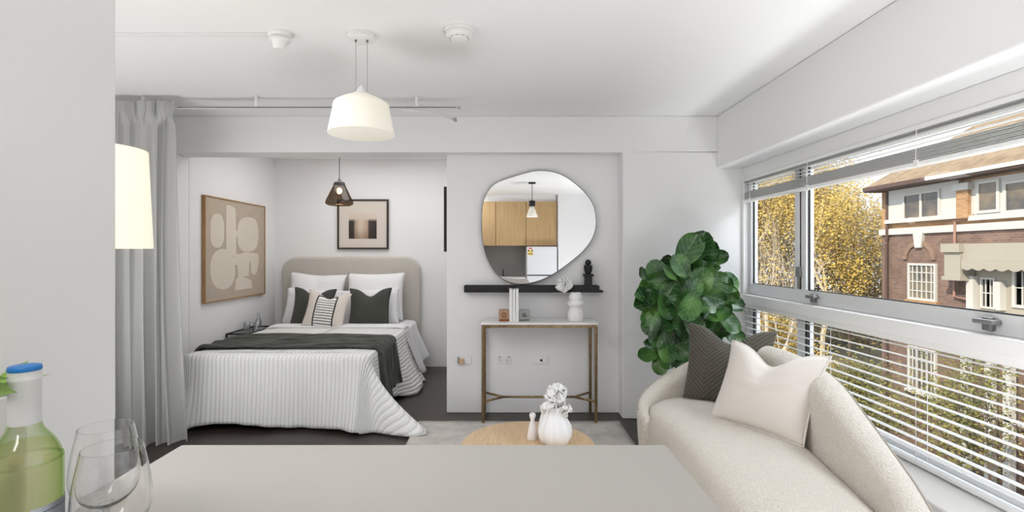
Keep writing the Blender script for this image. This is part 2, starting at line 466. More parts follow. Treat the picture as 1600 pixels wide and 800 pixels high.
def text_mesh(body, size):
    cu = bpy.data.curves.new('txt', 'FONT'); cu.body = body; cu.size = size; cu.resolution_u = 3
    o = bpy.data.objects.new('txt', cu); C.objects.link(o)
    dg = bpy.context.evaluated_depsgraph_get()
    me = bpy.data.meshes.new_from_object(o.evaluated_get(dg))
    vs = [tuple(v.co) for v in me.vertices]; fs = [tuple(p.vertices) for p in me.polygons]
    bpy.data.objects.remove(o); bpy.data.curves.remove(cu); bpy.data.meshes.remove(me)
    return vs, fs
vs, fs = text_mesh('MOU', .016)
mb = MB(); rr = .0382
mb.add([(rr*math.cos(af+.62+x/rr), rr*math.sin(af+.62+x/rr), .118+y) for x, y, z in vs], fs)
for i in range(4):
    for j in range(4):
        if (i*7+j*5+i*j) % 3: linepatch(mb, af+.40+.045*i, af+.435+.045*i, .1178+.0031*j, .1204+.0031*j, rr, 2)
mb.build('label_print', M['labelink'], wb)

M['stemglass'] = tint_glass('stem_glass', (.95,.955,.955,1), (.55,.56,.56,1), .10)
def wine_glass(loc, label):
    t = thing('wine_glass', label, 'glass', loc, 0, 'stemmed wine glasses on the counter')
    o = [(0,0),(.034,.0),(.035,.0015),(.030,.003),(.012,.005),(.005,.010),(.0038,.02),(.0036,.075),(.0045,.088),(.012,.094),(.026,.102),(.037,.115),(.0425,.132),(.043,.146),(.0405,.170),(.0365,.192),(.0330,.210)]
    i = [(.0322,.210),(.0357,.192),(.0397,.170),(.0420,.146),(.0415,.132),(.036,.116),(.025,.104),(.011,.097),(0,.0955)]
    MB().lathe(o, 48).v
    b = MB().lathe(sprof(o[9:])+sprof(i), 64).build('bowl', M['glass'], t, smooth=True, angle=50)
    MB().lathe([(0,.0)]+o[1:10]+[(0,.0945)], 40).build('stem', M['stemglass'], t, smooth=True, angle=60)
    return t
g1 = wine_glass((-.508,.645,.9), 'nearer clear wine glass, in front of the other glass on counter')
g2 = copy_tree(g1, (-.578,.722,.9), 'farther clear wine glass, behind the other glass near the wall')

M['potplant'] = mat('small_leaf', (.22,.38,.06,1), .5)
pp = thing('potted_plant', 'small white pot with narrow green leaves at left edge of counter, behind bottle', 'plant', (-.735,.70,.9))
MB().lathe([(0,.0),(.035,.0),(.042,.03),(.046,.10),(.046,.260),(.043,.262),(.041,.25),(0,.245)], 32).build('pot', M['ceramic'], pp, smooth=True, angle=50)
mb = MB()
for k in range(9):
    a = k*.72 + .3; L = .055 + .012*(k%3); up_ = .45 + .25*(k%3)
    d = Vector((math.cos(a), math.sin(a), 0)); sd = Vector((-math.sin(a), math.cos(a), 0))
    mb.grid(lambda u, v: Vector((0,0,.25)) + d*(.008+L*v) + sd*((u-.5)*.020*math.sin(PI*min(1,v*.95+.06))) + Vector((0,0,L*up_*v*(1-.45*v))), 2, 8)
for A_, B_, wd in ((Vector((.01,-.02,.25)), at(29,613,.575)-Vector((-.735,.70,.9)), .022), (Vector((.0,-.02,.25)), at(14,591,.585)-Vector((-.735,.70,.9)), .016)):
    dv = B_-A_; sd = Vector((dv.y,-dv.x,.35*dv.length)).normalized()
    mb.grid(lambda u, v: A_ + dv*v + Vector((0,0,.012*math.sin(PI*v))) + Vector((0,0,1))*((u-.5)*wd*math.sin(PI*min(.995,.08+v*.92))) + sd*((u-.5)**2*.01), 4, 12)
mb.build('foliage', M['potplant'], pp, smooth=True)

# ------------------------------------------------------------------ ceiling fittings
t = thing('heat_detector', 'white round heat detector at the end of the ceiling conduit', 'detector', (-1.158,2.56,ZC))
MB().lathe([(0,0),(.058,0),(.058,-.012),(.05,-.024),(.045,-.026),(.045,-.030),(0,-.030)], 32).build('base', M['plastic'], t, smooth=True, angle=30)
MB().lathe([(.04,-.029),(.052,-.032),(.052,-.042),(.040,-.046),(.034,-.056),(.032,-.075),(.026,-.084),(0,-.086)], 32).build('sensor_head', M['plastic'], t, smooth=True, angle=35)
tag(MB().box(-1.21,-3.0,2.55,2.572,ZC-.014,ZC).build('cable_conduit', M['trimw'], bevel=.003, origin=(-2.1,2.56,ZC)), 'thin white cable conduit running along ceiling to heat detector', 'conduit')
t = thing('smoke_alarm', 'white round smoke alarm on the ceiling right of the white pendant lamp', 'smoke alarm', (-.235,2.52,ZC))
MB().lathe([(0,0),(.072,0),(.074,-.006),(.072,-.014),(.068,-.016)], 36).build('base', M['plastic'], t, smooth=True, angle=30)
MB().lathe([(.060,-.014),(.066,-.018),(.066,-.030),(.058,-.042),(.046,-.046),(.044,-.050),(.038,-.054),(0,-.055)], 36).build('cover', M['plastic'], t, smooth=True, angle=30)
mb = MB()
for k in range(10):
    a = 2*PI*k/10
    mb.box(-.001,.001,-.001,.001,-.001,.001) if False else mb.tube([(.0475*math.cos(a+j*.09), .0475*math.sin(a+j*.09), -.0465) for j in range(5)], .0016, 5)
mb.build('vent_slots', M['greyrail'], t)

# white pendant
t = thing('pendant_lamp', 'large white drum pendant lamp hanging from the living room ceiling', 'pendant lamp', (-.745,2.58,ZC))
MB().lathe([(0,0),(.068,0),(.070,-.006),(.068,-.024),(.060,-.028),(0,-.028)], 40).build('canopy', M['plastic'], t, smooth=True, angle=40)
for dx, dy in ((-.028,-.004),(.030,.0)):
    MB().tube([(dx,dy,-.026),(dx,dy,-.297)], .0011, 6).lathe([(0,-.038),(.006,-.038),(.006,-.026),(0,-.026)],10,(dx,dy,0)).build('cable', M['greyrail'], t)
MB().lathe([(.010,-.306),(.012,-.309),(.030,-.335),(.046,-.347),(.044,-.352),(.010,-.34)], 36, (0,0,.038)).lathe([(0,-.296),(.005,-.297),(.006,-.303),(.004,-.310),(0,-.31)],12,(0,0,.038)).build('cap', M['plastic'], t, smooth=True, angle=40)
MB().lathe([(.044,-.350),(.060,-.354),(.100,-.372),(.134,-.393),(.140,-.400),(.146,-.44),(.166,-.545),(.168,-.552),(.165,-.553)], 64, (0,0,.038)).build('shade', M['shade_pend'], t, smooth=True)
MB().lathe([(.164,-.552),(.138,-.402),(.098,-.375),(.045,-.355),(0,-.354)], 64, (0,0,.038)).build('shade_lining', M['shade_in'], t, smooth=True)
MB().sphere((0,0,-.40), .032).tube([(0,0,-.318),(0,0,-.38)],.016,12).build('bulb', M['shade_in'], t, smooth=True)

# smoked pendant in the alcove
t = thing('pendant_lamp', 'small smoked glass cone pendant lamp hanging above the bed', 'pendant lamp', (-1.665,5.0,ZC))
zt = H + (396-245)*5/F - ZC
def zz(y): return H + (396-y)*5.0/F - ZC
MB().lathe([(0,0),(.05,0),(.05,-.02),(0,-.022)], 24).build('canopy', M['black'], t, smooth=True, angle=40)
MB().tube([(0,0,-.02),(0,0,zz(280))], .0035, 8).build('cord', M['gasket'], t)
MB().lathe([(0,zz(278)),(.008,zz(279)),(.016,zz(282)),(.030,zz(283.5)),(.052,zz(285.5)),(.060,zz(290)),(.058,zz(290.5)),(0,zz(290))], 28).build('socket_cap', M['black'], t, smooth=True, angle=40)
MB().lathe([(.060,zz(290)),(.070,zz(294)),(.131,zz(314)),(.135,zz(317)),(.131,zz(319)),(.105,zz(321))], 48).build('glass_shade', M['smoke'], t, smooth=True)
MB().sphere((0,0,zz(298)), .026, sc=(1,1,1.2)).build('bulb', M['bulb'], t, smooth=True)

# curtain rail
rz, rd = 2.405, 3.58
t = thing('curtain_rail', 'slim ceiling mounted curtain rail with a curved white end section', 'curtain rail', (-1.4,rd,ZC))
base = Vector((-1.4,rd,ZC))
rel(MB().box(-2.98,-.345,rd-.009,rd+.009,rz-.007,rz+.007)).build('rail', M['trimw'], t, bevel=.002)
rel(MB().box(-2.35,-.35,rd-.0105,rd-.009,rz-.0045,rz+.0045)).build('rail_slot', M['greyrail'], t)
rel(MB().box(-2.25,-1.82,rd+.03,rd+.042,rz+.006,rz+.016)).build('rear_track', M['greyrail'], t)
for x in (-2.6,-1.79,-.64):
    rel(MB().box(x-.018,x+.018,rd-.03,rd+.03,ZC-.006,ZC).box(x-.008,x+.012,rd-.008,rd+.008,rz,ZC)).build('bracket', M['trimw'], t, bevel=.002)
cp = []
for k in range(13):
    q = k/12
    cp.append((-.75+.36*q, rd+.015+.27*q*q, rz-.010))
rel(MB().tube(cp, .010, 8)).build('curved_track', M['trimw'], t, smooth=True)
rel(MB().box(-.40,-.375,rd+.255,rd+.30,rz-.024,rz+.0)).build('track_end', M['steel'], t, bevel=.003)
rel(MB().sphere((-.335,rd,rz), .011)).build('finial', M['steel'], t, smooth=True)

# curtain
t = None
def curtain(u, v):
    # u along width (left->right), v bottom->top
    w = 1 - v
    x0 = -2.90; x1 = -2.345 + .015*w**3
    x = x0 + (x1-x0)*u
    head = sm(.93, .965, v)
    ph = 2*PI*7.0*(u + .030*math.sin(6*u+1.2*w) + .014*math.sin(15*u+2.5*w))
    body = math.sin(ph + .8*math.sin(2.7*u+1.5*w)) + .45*math.sin(ph*.5+2*w) + .18*math.sin(ph*2.3+1.7*w)
    amp = .022 + .030*w
    y = 3.545 - amp*body*(1-head) + .03*w*w*math.sin(u*8+1)
    # pinched heading: narrow pleats standing forward of the rail
    pl = abs(math.sin(ph*1.05))**.6
    y -= head*(.030*pl)
    x += .016*math.cos(ph)*(.45+w)*(1-head) + head*.012*math.sin(ph*1.5)
    if head > 0: x += .010*math.sin((v-.93)/.07*PI*2)*math.sin(ph*.4)
    z = .004 + v*(2.436-.004) + .004*head*math.sin(ph*1.5)
    x += .012*u*sm(.55,1,w)
    return (x, y, z)
tag(MB().grid(curtain, 240, 90).build('curtain', M['curtain'], smooth=True, origin=(-2.6,3.575,0)), 'floor length grey linen curtain gathered at the left of the bed alcove', 'curtain')

# floor lamp (mostly behind near wall)
t = thing('floor_lamp', 'glowing cream drum lamp shade showing past the near white wall', 'floor lamp', (-1.42,1.72,0))
MB().lathe([(.155,1.722),(.170,1.378),(.167,1.378),(.152,1.722)], 64).build('lamp_shade', M['shade_warm'], t, smooth=True, angle=40)
MB().tube([(0,0,.02),(0,0,1.62)], .011, 12).build('pole', M['brass'], t, smooth=True)
MB().lathe([(0,0),(.14,0),(.14,.015),(.02,.025),(0,.025)], 32).build('base', M['brass'], t, smooth=True, angle=40)
MB().sphere((0,0,1.56), .035).build('bulb', M['shade_in'], t, smooth=True)

# ------------------------------------------------------------------ pictures
# big abstract on alcove left wall
M['artbg'] = mat('linen_canvas', (.50,.41,.31,1), .95, bump=(220,.3,.002), var=(6,(.44,.38,.32,1),.3,.7))
M['artshape'] = mat('cream_paint', (.66,.60,.51,1), .95, bump=(200,.3,.002))
M['artgap'] = mat('taupe_outline', (.36,.30,.25,1), .95)
Y0, Y1, Z0, Z1 = 4.545, 5.685, .90, 1.895
t = thing('wall_art', 'large oak framed canvas with cream abstract shapes on alcove left wall', 'wall art', (-2.77,(Y0+Y1)/2,Z0))
base = Vector((-2.77,(Y0+Y1)/2,Z0))
fr = MB().box(-2.77,-2.735,Y0,Y0+.012,Z0,Z1).box(-2.77,-2.735,Y1-.012,Y1,Z0,Z1).box(-2.77,-2.735,Y0+.012,Y1-.012,Z0,Z0+.012).box(-2.77,-2.735,Y0+.012,Y1-.012,Z1-.012,Z1)
rel(fr).build('frame', M['oakframe'], t)
rel(MB().box(-2.769,-2.742,Y0+.013,Y1-.013,Z0+.013,Z1-.013)).build('canvas', M['artbg'], t)
def art_poly(pts, x, grow=0.0):
    """pts in crop pixels of photo detail (520x800); maps to the canvas plane"""
    out = []
    for px, py in pts:
        X = 300 + px/4; Yp = 290 + py/4
        d = -2.742*F/(X-VX)
        out.append((d, H+(VY-Yp)*d/F))
    if grow:
        cy = sum(p[0] for p in out)/len(out); cz = sum(p[1] for p in out)/len(out)
        out = [(p[0]+grow*(1 if p[0]>cy else -1), p[1]+grow*(1 if p[1]>cz else -1)) for p in out]
    return out
def ell(cx, cy, rx, ry, p=2.4, n=36):
    o = []
    for k in range(n):
        a = 2*PI*k/n; c, s_ = math.cos(a), math.sin(a)
        o.append((cx+rx*math.copysign(abs(c)**(2/p),c), cy+ry*math.copysign(abs(s_)**(2/p),s_)))
    return o
shapes = [ell(157,282,44,106,2.6), [(214,125),(225,122),(250,128),(268,140),(273,160),(275,285),(276,440),(216,440),(213,285)],
          ell(349,305,66,108,2.7), ell(192,522,78,126,2.3),
          [(262,424),(300,428),(330,415),(405,424),(417,436),(415,490),(405,545),(385,560),(370,545),(366,480),(358,470),(355,565),(318,570),(370,590),(376,640),(268,655),(275,585),(290,575),(284,500),(262,490)],
          [(272,285),(300,270),(300,318),(256,322)]]
mb = MB()
for i, s_ in enumerate(shapes):
    p = art_poly(s_, 0); n = len(p)
    mb.add([(-2.7412-.00002*i, a, b) for a, b in p], [tuple(range(n))])
rel(mb).build('painted_shapes', M['artshape'], t)

# photo print above bed
def print_mat():
    m = mat('blurred_print', (.6,.5,.4,1), .6); nt, b = nodes(m)
    tc = nt.nodes.new('ShaderNodeTexCoord'); sp = nt.nodes.new('ShaderNodeSeparateXYZ'); nt.links.new(tc.outputs['Generated'], sp.inputs[0])
    rx = ramp(nt, [(0,(.025,.018,.015,1)),(.17,(.04,.03,.026,1)),(.24,(.42,.31,.23,1)),(.42,(.62,.52,.42,1)),(.66,(.48,.36,.26,1)),(.73,(.05,.035,.03,1)),(1,(.03,.022,.02,1))])
    rx.color_ramp.interpolation = 'EASE'
    nt.links.new(sp.outputs['X'], rx.inputs['Fac'])
    rz_ = ramp(nt, [(0,(1,1,1,1)),(.68,(1,1,1,1)),(.80,(0,0,0,1))]); nt.links.new(sp.outputs['Z'], rz_.inputs['Fac'])
    low = ramp(nt, [(0,(.45,.36,.28,1)),(.45,(1,1,1,1))]); nt.links.new(sp.outputs['Z'], low.inputs['Fac'])
    mm = nt.nodes.new('ShaderNodeMix'); mm.data_type='RGBA'; mm.blend_type='MULTIPLY'; mm.inputs[0].default_value=.8
    nt.links.new(rx.outputs[0], mm.inputs[6]); nt.links.new(low.outputs[0], mm.inputs[7])
    mx = nt.nodes.new('ShaderNodeMix'); mx.data_type='RGBA'
    nt.links.new(rz_.outputs[0], mx.inputs[0]); mx.inputs[6].default_value = (.64,.55,.47,1); nt.links.new(mm.outputs[2], mx.inputs[7])
    nt.links.new(mx.outputs[2], b.inputs['Base Color']); return m
M['print'] = print_mat()
M['matboard'] = mat('blush_matboard', (.66,.59,.53,1), .8)
p0, p1 = at(527.5,389.5,5.98), at(607,311.5,5.98)
t = thing('wall_art', 'dark framed blurred sepia print on wall above the headboard', 'wall art', (p0.x/2+p1.x/2,6.0,p0.z))
base = Vector((p0.x/2+p1.x/2,6.0,p0.z))
f = .020
rel(MB().box(p0.x,p0.x+f,5.965,6,p0.z,p1.z).box(p1.x-f,p1.x,5.965,6,p0.z,p1.z).box(p0.x+f,p1.x-f,5.965,6,p0.z,p0.z+f).box(p0.x+f,p1.x-f,5.965,6,p1.z-f,p1.z)).build('frame', M['dkframe'], t)
rel(MB().box(p0.x+f,p1.x-f,5.975,5.999,p0.z+f,p1.z-f)).build('mat_board', M['matboard'], t)
q0, q1 = at(545,373,5.974), at(588.5,333,5.974)
rel(MB().box(q0.x,q1.x,5.9735,5.976,q0.z,q1.z)).build('print', M['print'], t)
# panel on the side of the partition
tag(MB().box(-.545,-.503,4.40,5.35,1.375,1.95).build('wall_panel', M['black'], bevel=.003, origin=(-.503,4.87,1.66)), 'thin black panel seen edge on at the corner of the partition wall', 'panel')

# ------------------------------------------------------------------ bed
bed = thing('bed', 'double bed with tall rounded greige boucle headboard in the alcove', 'bed', (-1.78,4.9,0))
base = Vector((-1.78,4.9,0))
hb = []
hx0, hx1, hz = -2.655, -1.015, 1.315; r = .17
for k in range(9):
    a = PI - PI/2*k/8; hb.append((hx0+r+r*math.cos(a), hz-r+r*math.sin(a)))
for k in range(9):
    a = PI/2 - PI/2*k/8; hb.append((hx1-r+r*math.cos(a), hz-r+r*math.sin(a)))
hb = [(hx0,.02)] + hb + [(hx1,.02)]
rel(MB().prism(hb, 'y', 5.905, 5.995)).build('headboard', M['headboard'], bed, bevel=.03, seg=4, smooth=True)
MX0, MX1, MY0, MY1, MZ = -2.485, -1.085, 3.90, 5.90, .555
rel(MB().box(MX0+.03,MX1-.03,MY0+.05,5.9,.05,.29)).build('base', M['headboard'], bed, bevel=.02)
rel(MB().box(MX0,MX1,MY0,MY1,.291,MZ)).build('mattress', M['sheet'], bed, bevel=.05, seg=4, smooth=True)
for x, y in ((MX0+.1,MY0+.12),(MX1-.1,MY0+.12),(MX0+.1,5.8),(MX1-.1,5.8)):
    rel(MB().box(x-.03,x+.03,y-.03,y+.03,0,.05)).build('leg', M['black'], bed)
# sheet / valance hanging at the head right
def hang(u, v):
    y = 5.86 - .62*u
    fl = .5+.5*math.sin(u*9+1)
    if v < .25:
        q = v/.25
        return (MX1-.12+.15*q, y, .573 + .006*fl - .02*q*q)
    q = (v-.25)/.75
    low = .10 + .06*math.sin(u*5+2)
    z = .553 - (.553-low)*q
    x = MX1 + .03 + .13*q**1.3 + .035*q*math.sin(u*13+q*2)
    return (x, y + .02*q*math.sin(7*u), z)
tag(MB().grid(hang, 50, 30).build('bed_sheet', M['sheet'], smooth=True, solid=.012, origin=(MX1+.03,5.55,.1)), 'crumpled white bed sheet hanging off the right of the mattress by headboard', 'bed sheet')

# coverlet
ZT = .578
def coverlet_path():
    pts = []           # (E, N, tag coordinate)
    x0, x1, y0, y1 = MX0-.012, MX1+.012, MY0-.012, 5.42
    n = 60
    for i in range(n): pts.append((x0, y1+(y0+.06-y1)*i/n, -1, 0))
    for i in range(10):
        a = PI + PI/2*i/10; pts.append((x0+.06+.06*math.cos(a), y0+.06+.06*math.sin(a), math.cos(a), math.sin(a)))
    m = 110
    for i in range(m): pts.append((x0+.06+(x1-x0-.12)*i/m, y0, 0, -1))
    for i in range(24):
        a = 1.5*PI + PI/2*i/24; pts.append((x1-.06+.06*math.cos(a), y0+.06+.06*math.sin(a), math.cos(a), math.sin(a)))
    n2 = 90
    for i in range(n2+1): pts.append((x1, y0+.06+(y1-y0-.06)*i/n2, 1, 0))
    return pts
path = coverlet_path(); NP = len(path)
def cover(i, k):
    """k: 0..8 top rings, 9..30 drop rings"""
    ex, ey, nx, ny = path[i]
    if k <= 8:
        q = k/8
        sx = -1.8; sy = min(max(ey, 4.5), 5.42)
        if abs(nx) > .99: sy = ey
        x = sx+(ex-sx)*q; y = sy+(ey-sy)*q
        zz_ = ZT + .006*mnoise.noise(Vector((x*5,y*5,1)))*(1-q**6) - .010*q**8
        return (x,y,zz_), (x, y)
    q = (k-8)/22.0
    corner = nx > 0 and ny < 0 or False
    ang = math.atan2(ny, nx)
    # hem height and outward offset
    out = .05; hem = .03
    if ny < -.99:      # foot
        s_ = (ex-MX0)/(MX1-MX0)
        out = .055 + .10*sm(.70,1,s_) + .17*math.exp(-(s_/.055)**2)
        hem = .035 + .015*math.sin(s_*7) - .02*sm(.8,1,s_) - .02*math.exp(-(s_/.06)**2)
    elif nx > 0 and ny < 0 and abs(ny) < .99 and ey < MY0+.06:   # foot right corner
        s_ = i - (NP-91-24); s_ = s_/24
        out = .155 + .42*math.exp(-((s_-.72)/.17)**2) - .06*sm(.5,1,s_)
        hem = .012 + .06*sm(.55,1,s_)
    elif nx > .99:
        y = ey
        out = .06 + .17*sm(4.62,4.82,y)*(1-sm(5.1,5.4,y)*.3) + .02*math.sin(y*18)*sm(4.6,4.9,y)
        hem = .06 + .02*math.sin(y*9) - .045*sm(4.6,4.8,y)
        out = max(out, .075*sm(4.1,3.9,y))
    elif nx < -.99:
        out = .03; hem = .05 
        out += .14*sm(4.15, 3.85, ey)*1.0
    else:
        out = .20; hem = .012
    drop = (ZT-.01-hem)
    rr_ = .045
    # rounded edge then drop with flare
    if q < .12:
        a = q/.12*PI/2
        o_ = rr_*math.sin(a)*.6; dz = rr_*(1-math.cos(a))*.8
    else:
        qq = (q-.12)/.88
        o_ = .6*rr_ + (out-.027)*qq**1.7; dz = .8*rr_ + (drop-.8*rr_)*qq
    rip = 0
    if ny < -.5: rip = .012*q*math.sin(ex*16+1.5*math.sin(ex*5)) + .006*q*math.sin(ex*37)
    if nx > .5 and ny > -.2: rip = .012*q*math.sin(ey*25)
    x = ex + nx*(o_+rip); y = ey + ny*(o_+rip); z = ZT-.010-dz
    z = max(z, .008)
    return (x,y,z), (ex+nx*dz, ey+ny*dz)
mb = MB()
for k in range(31):
    for i in range(NP):
        p, uv = cover(i, k); mb.v.append(p); mb.uv[len(mb.v)-1] = uv
for k in range(30):
    for i in range(NP-1):
        mb.f.append((k*NP+i, k*NP+i+1, (k+1)*NP+i+1, (k+1)*NP+i))
cv = tag(mb.build('coverlet', M['waffle'], smooth=True, solid=.008, origin=(-1.78,4.6,.0)), 'white waffle weave coverlet draped over the bed to the floor', 'bedspread')
# plain turned-back band
mb = MB().grid(lambda u, v: (MX0-.03+(MX1-MX0+.06)*u, 5.20+.24*v+.01*math.sin(u*5), ZT+.012+.012*math.sin(PI*v)-.03*max(0,abs(u-.5)*2-.93)/.07), 40, 8)
mb.v = [(a+1.78,b-4.6,c) for a,b,c in mb.v]
mb.build('turned_back_edge', M['bedwhite'], cv, smooth=True, solid=.012)

# throw
def throw(u, v):
    L0, L1 = MX0-.05, MX1+.055
    total = (L1-L0) + .40
    s_ = u*total
    w = .60 - .10*sm(.75,1,u)
    yc = 4.33 + .06*(u-.3) + .0
    wr = .010*math.sin(v*19+u*6) + .007*math.sin(v*41-u*9) 
    y = yc + (v-.5)*w + .012*math.sin(u*11+v*4)
    edge = L1-L0
    if s_ < edge-.05:
        x = L0+s_; z = ZT+.024+wr
        x_ = s_
        if x_ < .08: z -= .10*(1-x_/.08)**2
    else:
        q = (s_-(edge-.05))
        a = min(q/.09, 1)*PI/2
        if q < .09:
            x = L1-.05+.057*math.sin(a); z = ZT+.024+wr-.057*(1-math.cos(a))
        else:
            dn = q-.09
            hemv = .055*math.sin(v*7+1)
            x = L1+.007+wr*1.3+.10*dn+.025*dn/.3*math.sin(v*14); z = ZT-.033-dn*(1+hemv*.8)+0
            y += -.05*dn/.3*math.sin(v*3) 
    return (x, y, z)
tag(MB().grid(throw, 130, 50, uvfn=lambda u,v: (u*2, v*.6)).build('throw_blanket', M['throw'], smooth=True, solid=.012, origin=(-1.78,4.33,ZT)), 'dark olive knitted throw laid across the bed and over its right side', 'blanket')

# ------------------------------------------------------------------ pillows
def pillow_mesh(w, h, t, chop=0.0, pinch=.06, n=28, ears=.05):
    mb = MB()
    def pt(u, v, sgn):
        a = u*2-1; b = v*2-1
        ea = (1-abs(a)**2.2); eb = (1-abs(b)**2.2)
        th = t*.5*(max(ea,0)**.55)*(max(eb,0)**.55)
        x = a*w/2*(1-pinch*(1-b*b)); z = b*h/2*(1-pinch*(1-a*a))
        if chop:
            d = math.exp(-(a/.42)**2)
            z -= chop*d*max(0,(b+.35)/1.35)**1.6
            th *= 1-.45*math.exp(-(a/.22)**2)*max(0,b)**1.2
            x += ears*a*max(0,b)**2*.3
        th += .0025*mnoise.noise(Vector((a*4,b*4,sgn*3+w*10)))*(ea>0.05)*(eb>.05)
        return (x, sgn*th, z)
    mb.grid(lambda u,v: pt(u,v,-1), n, n); mb.grid(lambda u,v: pt(u,v,1), n, n)
    return mb
def place_pillow(o, c, normal, lean, roll=0):
    """normal: horizontal facing direction, lean: tilt back in radians"""
    n = Vector((normal[0], normal[1], 0)).normalized()
    rz_ = math.atan2(n.y, n.x) + PI/2
    o.rotation_euler = (Matrix.Rotation(rz_,4,'Z') @ Matrix.Rotation(-lean,4,'X') @ Matrix.Rotation(roll,4,'Y')).to_euler()
    o.location = c
def pillow(name, label, m, w, h, t, c, normal, lean, roll=0, chop=0, group=None, cat='pillow', piping=None, n=28, pinch=.06):
    o = pillow_mesh(w, h, t, chop, pinch, n).build(name, m, smooth=True)
    place_pillow(o, c, normal, lean, roll)
    tag(o, label, cat, group)
    if piping:
        mb = MB(); pts = []
        N = 24
        def e(a, b):
            x = a*w/2*(1-pinch*(1-b*b)); z = b*h/2*(1-pinch*(1-a*a))
            if chop:
                z -= chop*math.exp(-(a/.42)**2)*max(0,(b+.35)/1.35)**1.6
                x += .05*a*max(0,b)**2*.3
            return (x,0,z)
        for k in range(N): pts.append(e(-1+2*k/N,-1))
        for k in range(N): pts.append(e(1,-1+2*k/N))
        for k in range(N): pts.append(e(1-2*k/N,1))
        for k in range(N+1): pts.append(e(-1,1-2*k/N))
        mb.tube(pts, .005, 6).build('piping', piping, o, smooth=True)
    return o
FWD = (0,-1)
pillow('pillow', 'large white back pillow on the left against the headboard', M['bedwhite'], .64,.56,.17, (-2.185,5.755,.855), FWD, .18, .05, .01, 'large white back pillows')
pillow('pillow', 'large white back pillow on the right against the headboard', M['bedwhite'], .66,.56,.17, (-1.50,5.755,.86), FWD, .18, -.01, .0, 'large white back pillows')
pillow('pillow', 'crumpled white pillow peeking out left of the left green cushion', M['sheet'], .66,.42,.15, (-2.16,5.605,.755), FWD, .28, .06, 0, 'white sleeping pillows')
pillow('pillow', 'crumpled white pillow peeking out right of the right green cushion', M['sheet'], .68,.42,.16, (-1.53,5.605,.755), FWD, .28, -.06, 0, 'white sleeping pillows')
pillow('cushion', 'dark olive square cushion on the left side of the bed', M['green_fab'], .43,.42,.14, (-2.10,5.44,.775), FWD, .30, .05, .085, 'dark olive bed cushions', 'cushion', M['pipe_fab'])
pillow('cushion', 'dark olive square cushion on the right side of the bed', M['green_fab'], .43,.42,.14, (-1.48,5.44,.775), FWD, .30, -.02, .085, 'dark olive bed cushions', 'cushion', M['pipe_fab'])
# centre cushion with black arch and stripes
def stripe_mat():
    m = mat('striped_cushion', (.72,.66,.60,1), .9, bump=(200,.15,.002)); nt, b = nodes(m)
    tc = nt.nodes.new('ShaderNodeTexCoord'); sp = nt.nodes.new('ShaderNodeSeparateXYZ'); nt.links.new(tc.outputs['Object'], sp.inputs[0])
    def mth(op, a, b_=None, c=None):
        nd = nt.nodes.new('ShaderNodeMath'); nd.operation = op
        for i, q in enumerate((a, b_, c)):
            if q is None: continue
            if isinstance(q, (int,float)): nd.inputs[i].default_value = q
            else: nt.links.new(q, nd.inputs[i])
        return nd.outputs[0]
    ax = mth('ABSOLUTE', mth('ADD', sp.outputs['X'], -.005))
    inside = mth('LESS_THAN', ax, .095)
    border = mth('MULTIPLY', mth('GREATER_THAN', ax, .097), mth('LESS_THAN', ax, .112))
    st = mth('LESS_THAN', mth('PINGPONG', mth('ADD', sp.outputs['Z'], .5), .014), .0038)
    zcap = mth('LESS_THAN', sp.outputs['Z'], .125)
    zb = mth('MULTIPLY', mth('GREATER_THAN', sp.outputs['Z'], .125), mth('LESS_THAN', sp.outputs['Z'], .14))
    zl = mth('LESS_THAN', sp.outputs['Z'], .14)
    s1 = mth('MULTIPLY', mth('MULTIPLY', st, inside), mth('LESS_THAN', sp.outputs['Z'], .10))
    s2 = mth('MULTIPLY', border, zl); s3 = mth('MULTIPLY', zb, mth('LESS_THAN', ax, .112))
    f_ = mth('MINIMUM', mth('ADD', mth('ADD', s1, s2), s3), 1)
    mx = nt.nodes.new('ShaderNodeMix'); mx.data_type='RGBA'; nt.links.new(f_, mx.inputs[0])
    white = nt.nodes.new('ShaderNodeMix'); white.data_type='RGBA'; nt.links.new(mth('MULTIPLY',inside,zcap), white.inputs[0])
    white.inputs[6].default_value = (.70,.64,.585,1); white.inputs[7].default_value = (.80,.79,.76,1)
    nt.links.new(white.outputs[2], mx.inputs[6]); mx.inputs[7].default_value = (.02,.02,.02,1)
    nt.links.new(mx.outputs[2], b.inputs['Base Color']); return m
pillow('cushion', 'cream bed cushion with black arch outline and thin black stripes', stripe_mat(), .45,.40,.13, (-1.905,5.30,.765), (-.05,-1), .38, .10, .075, None, 'cushion', None)

# ------------------------------------------------------------------ bedside table + glassware
t = thing('bedside_table', 'narrow dark metal bedside table with glass top between bed and left wall', 'bedside table', (-2.645,5.18,0))
tw, td_, th_ = .105, .26, .565
for sx in (-1,1):
    for sy in (-1,1):
        MB().box(sx*tw-.006,sx*tw+.006,sy*td_-.006,sy*td_+.006,0,th_).build('leg', M['black'], t)
MB().tube([(-tw,-td_,th_),(tw,-td_,th_),(tw,td_,th_),(-tw,td_,th_),(-tw,-td_,th_)], .008, 8).build('top_frame', M['black'], t)
MB().box(-tw,tw,-td_,td_,th_-.006,th_+.002).build('glass_top', M['thin'], t)
MB().box(-tw,tw,-td_,td_,th_-.16,th_-.155).build('shelf', M['thin'], t)
M['glassy'] = thin_glass('carafe_glass', (.86,.87,.88,1), .22)
tag(MB().lathe([(0,.0),(.034,.0),(.036,.01),(.036,.05),(.03,.075),(.016,.10),(.014,.125),(.024,.15),(.022,.15),(.012,.125),(.014,.10),(.028,.074),(.034,.05),(.034,.01),(0,.006)], 24).build('glass_carafe', M['glassy'], smooth=True, loc=(-2.665,5.38,.5675)), 'small clear glass carafe on the bedside table', 'carafe')
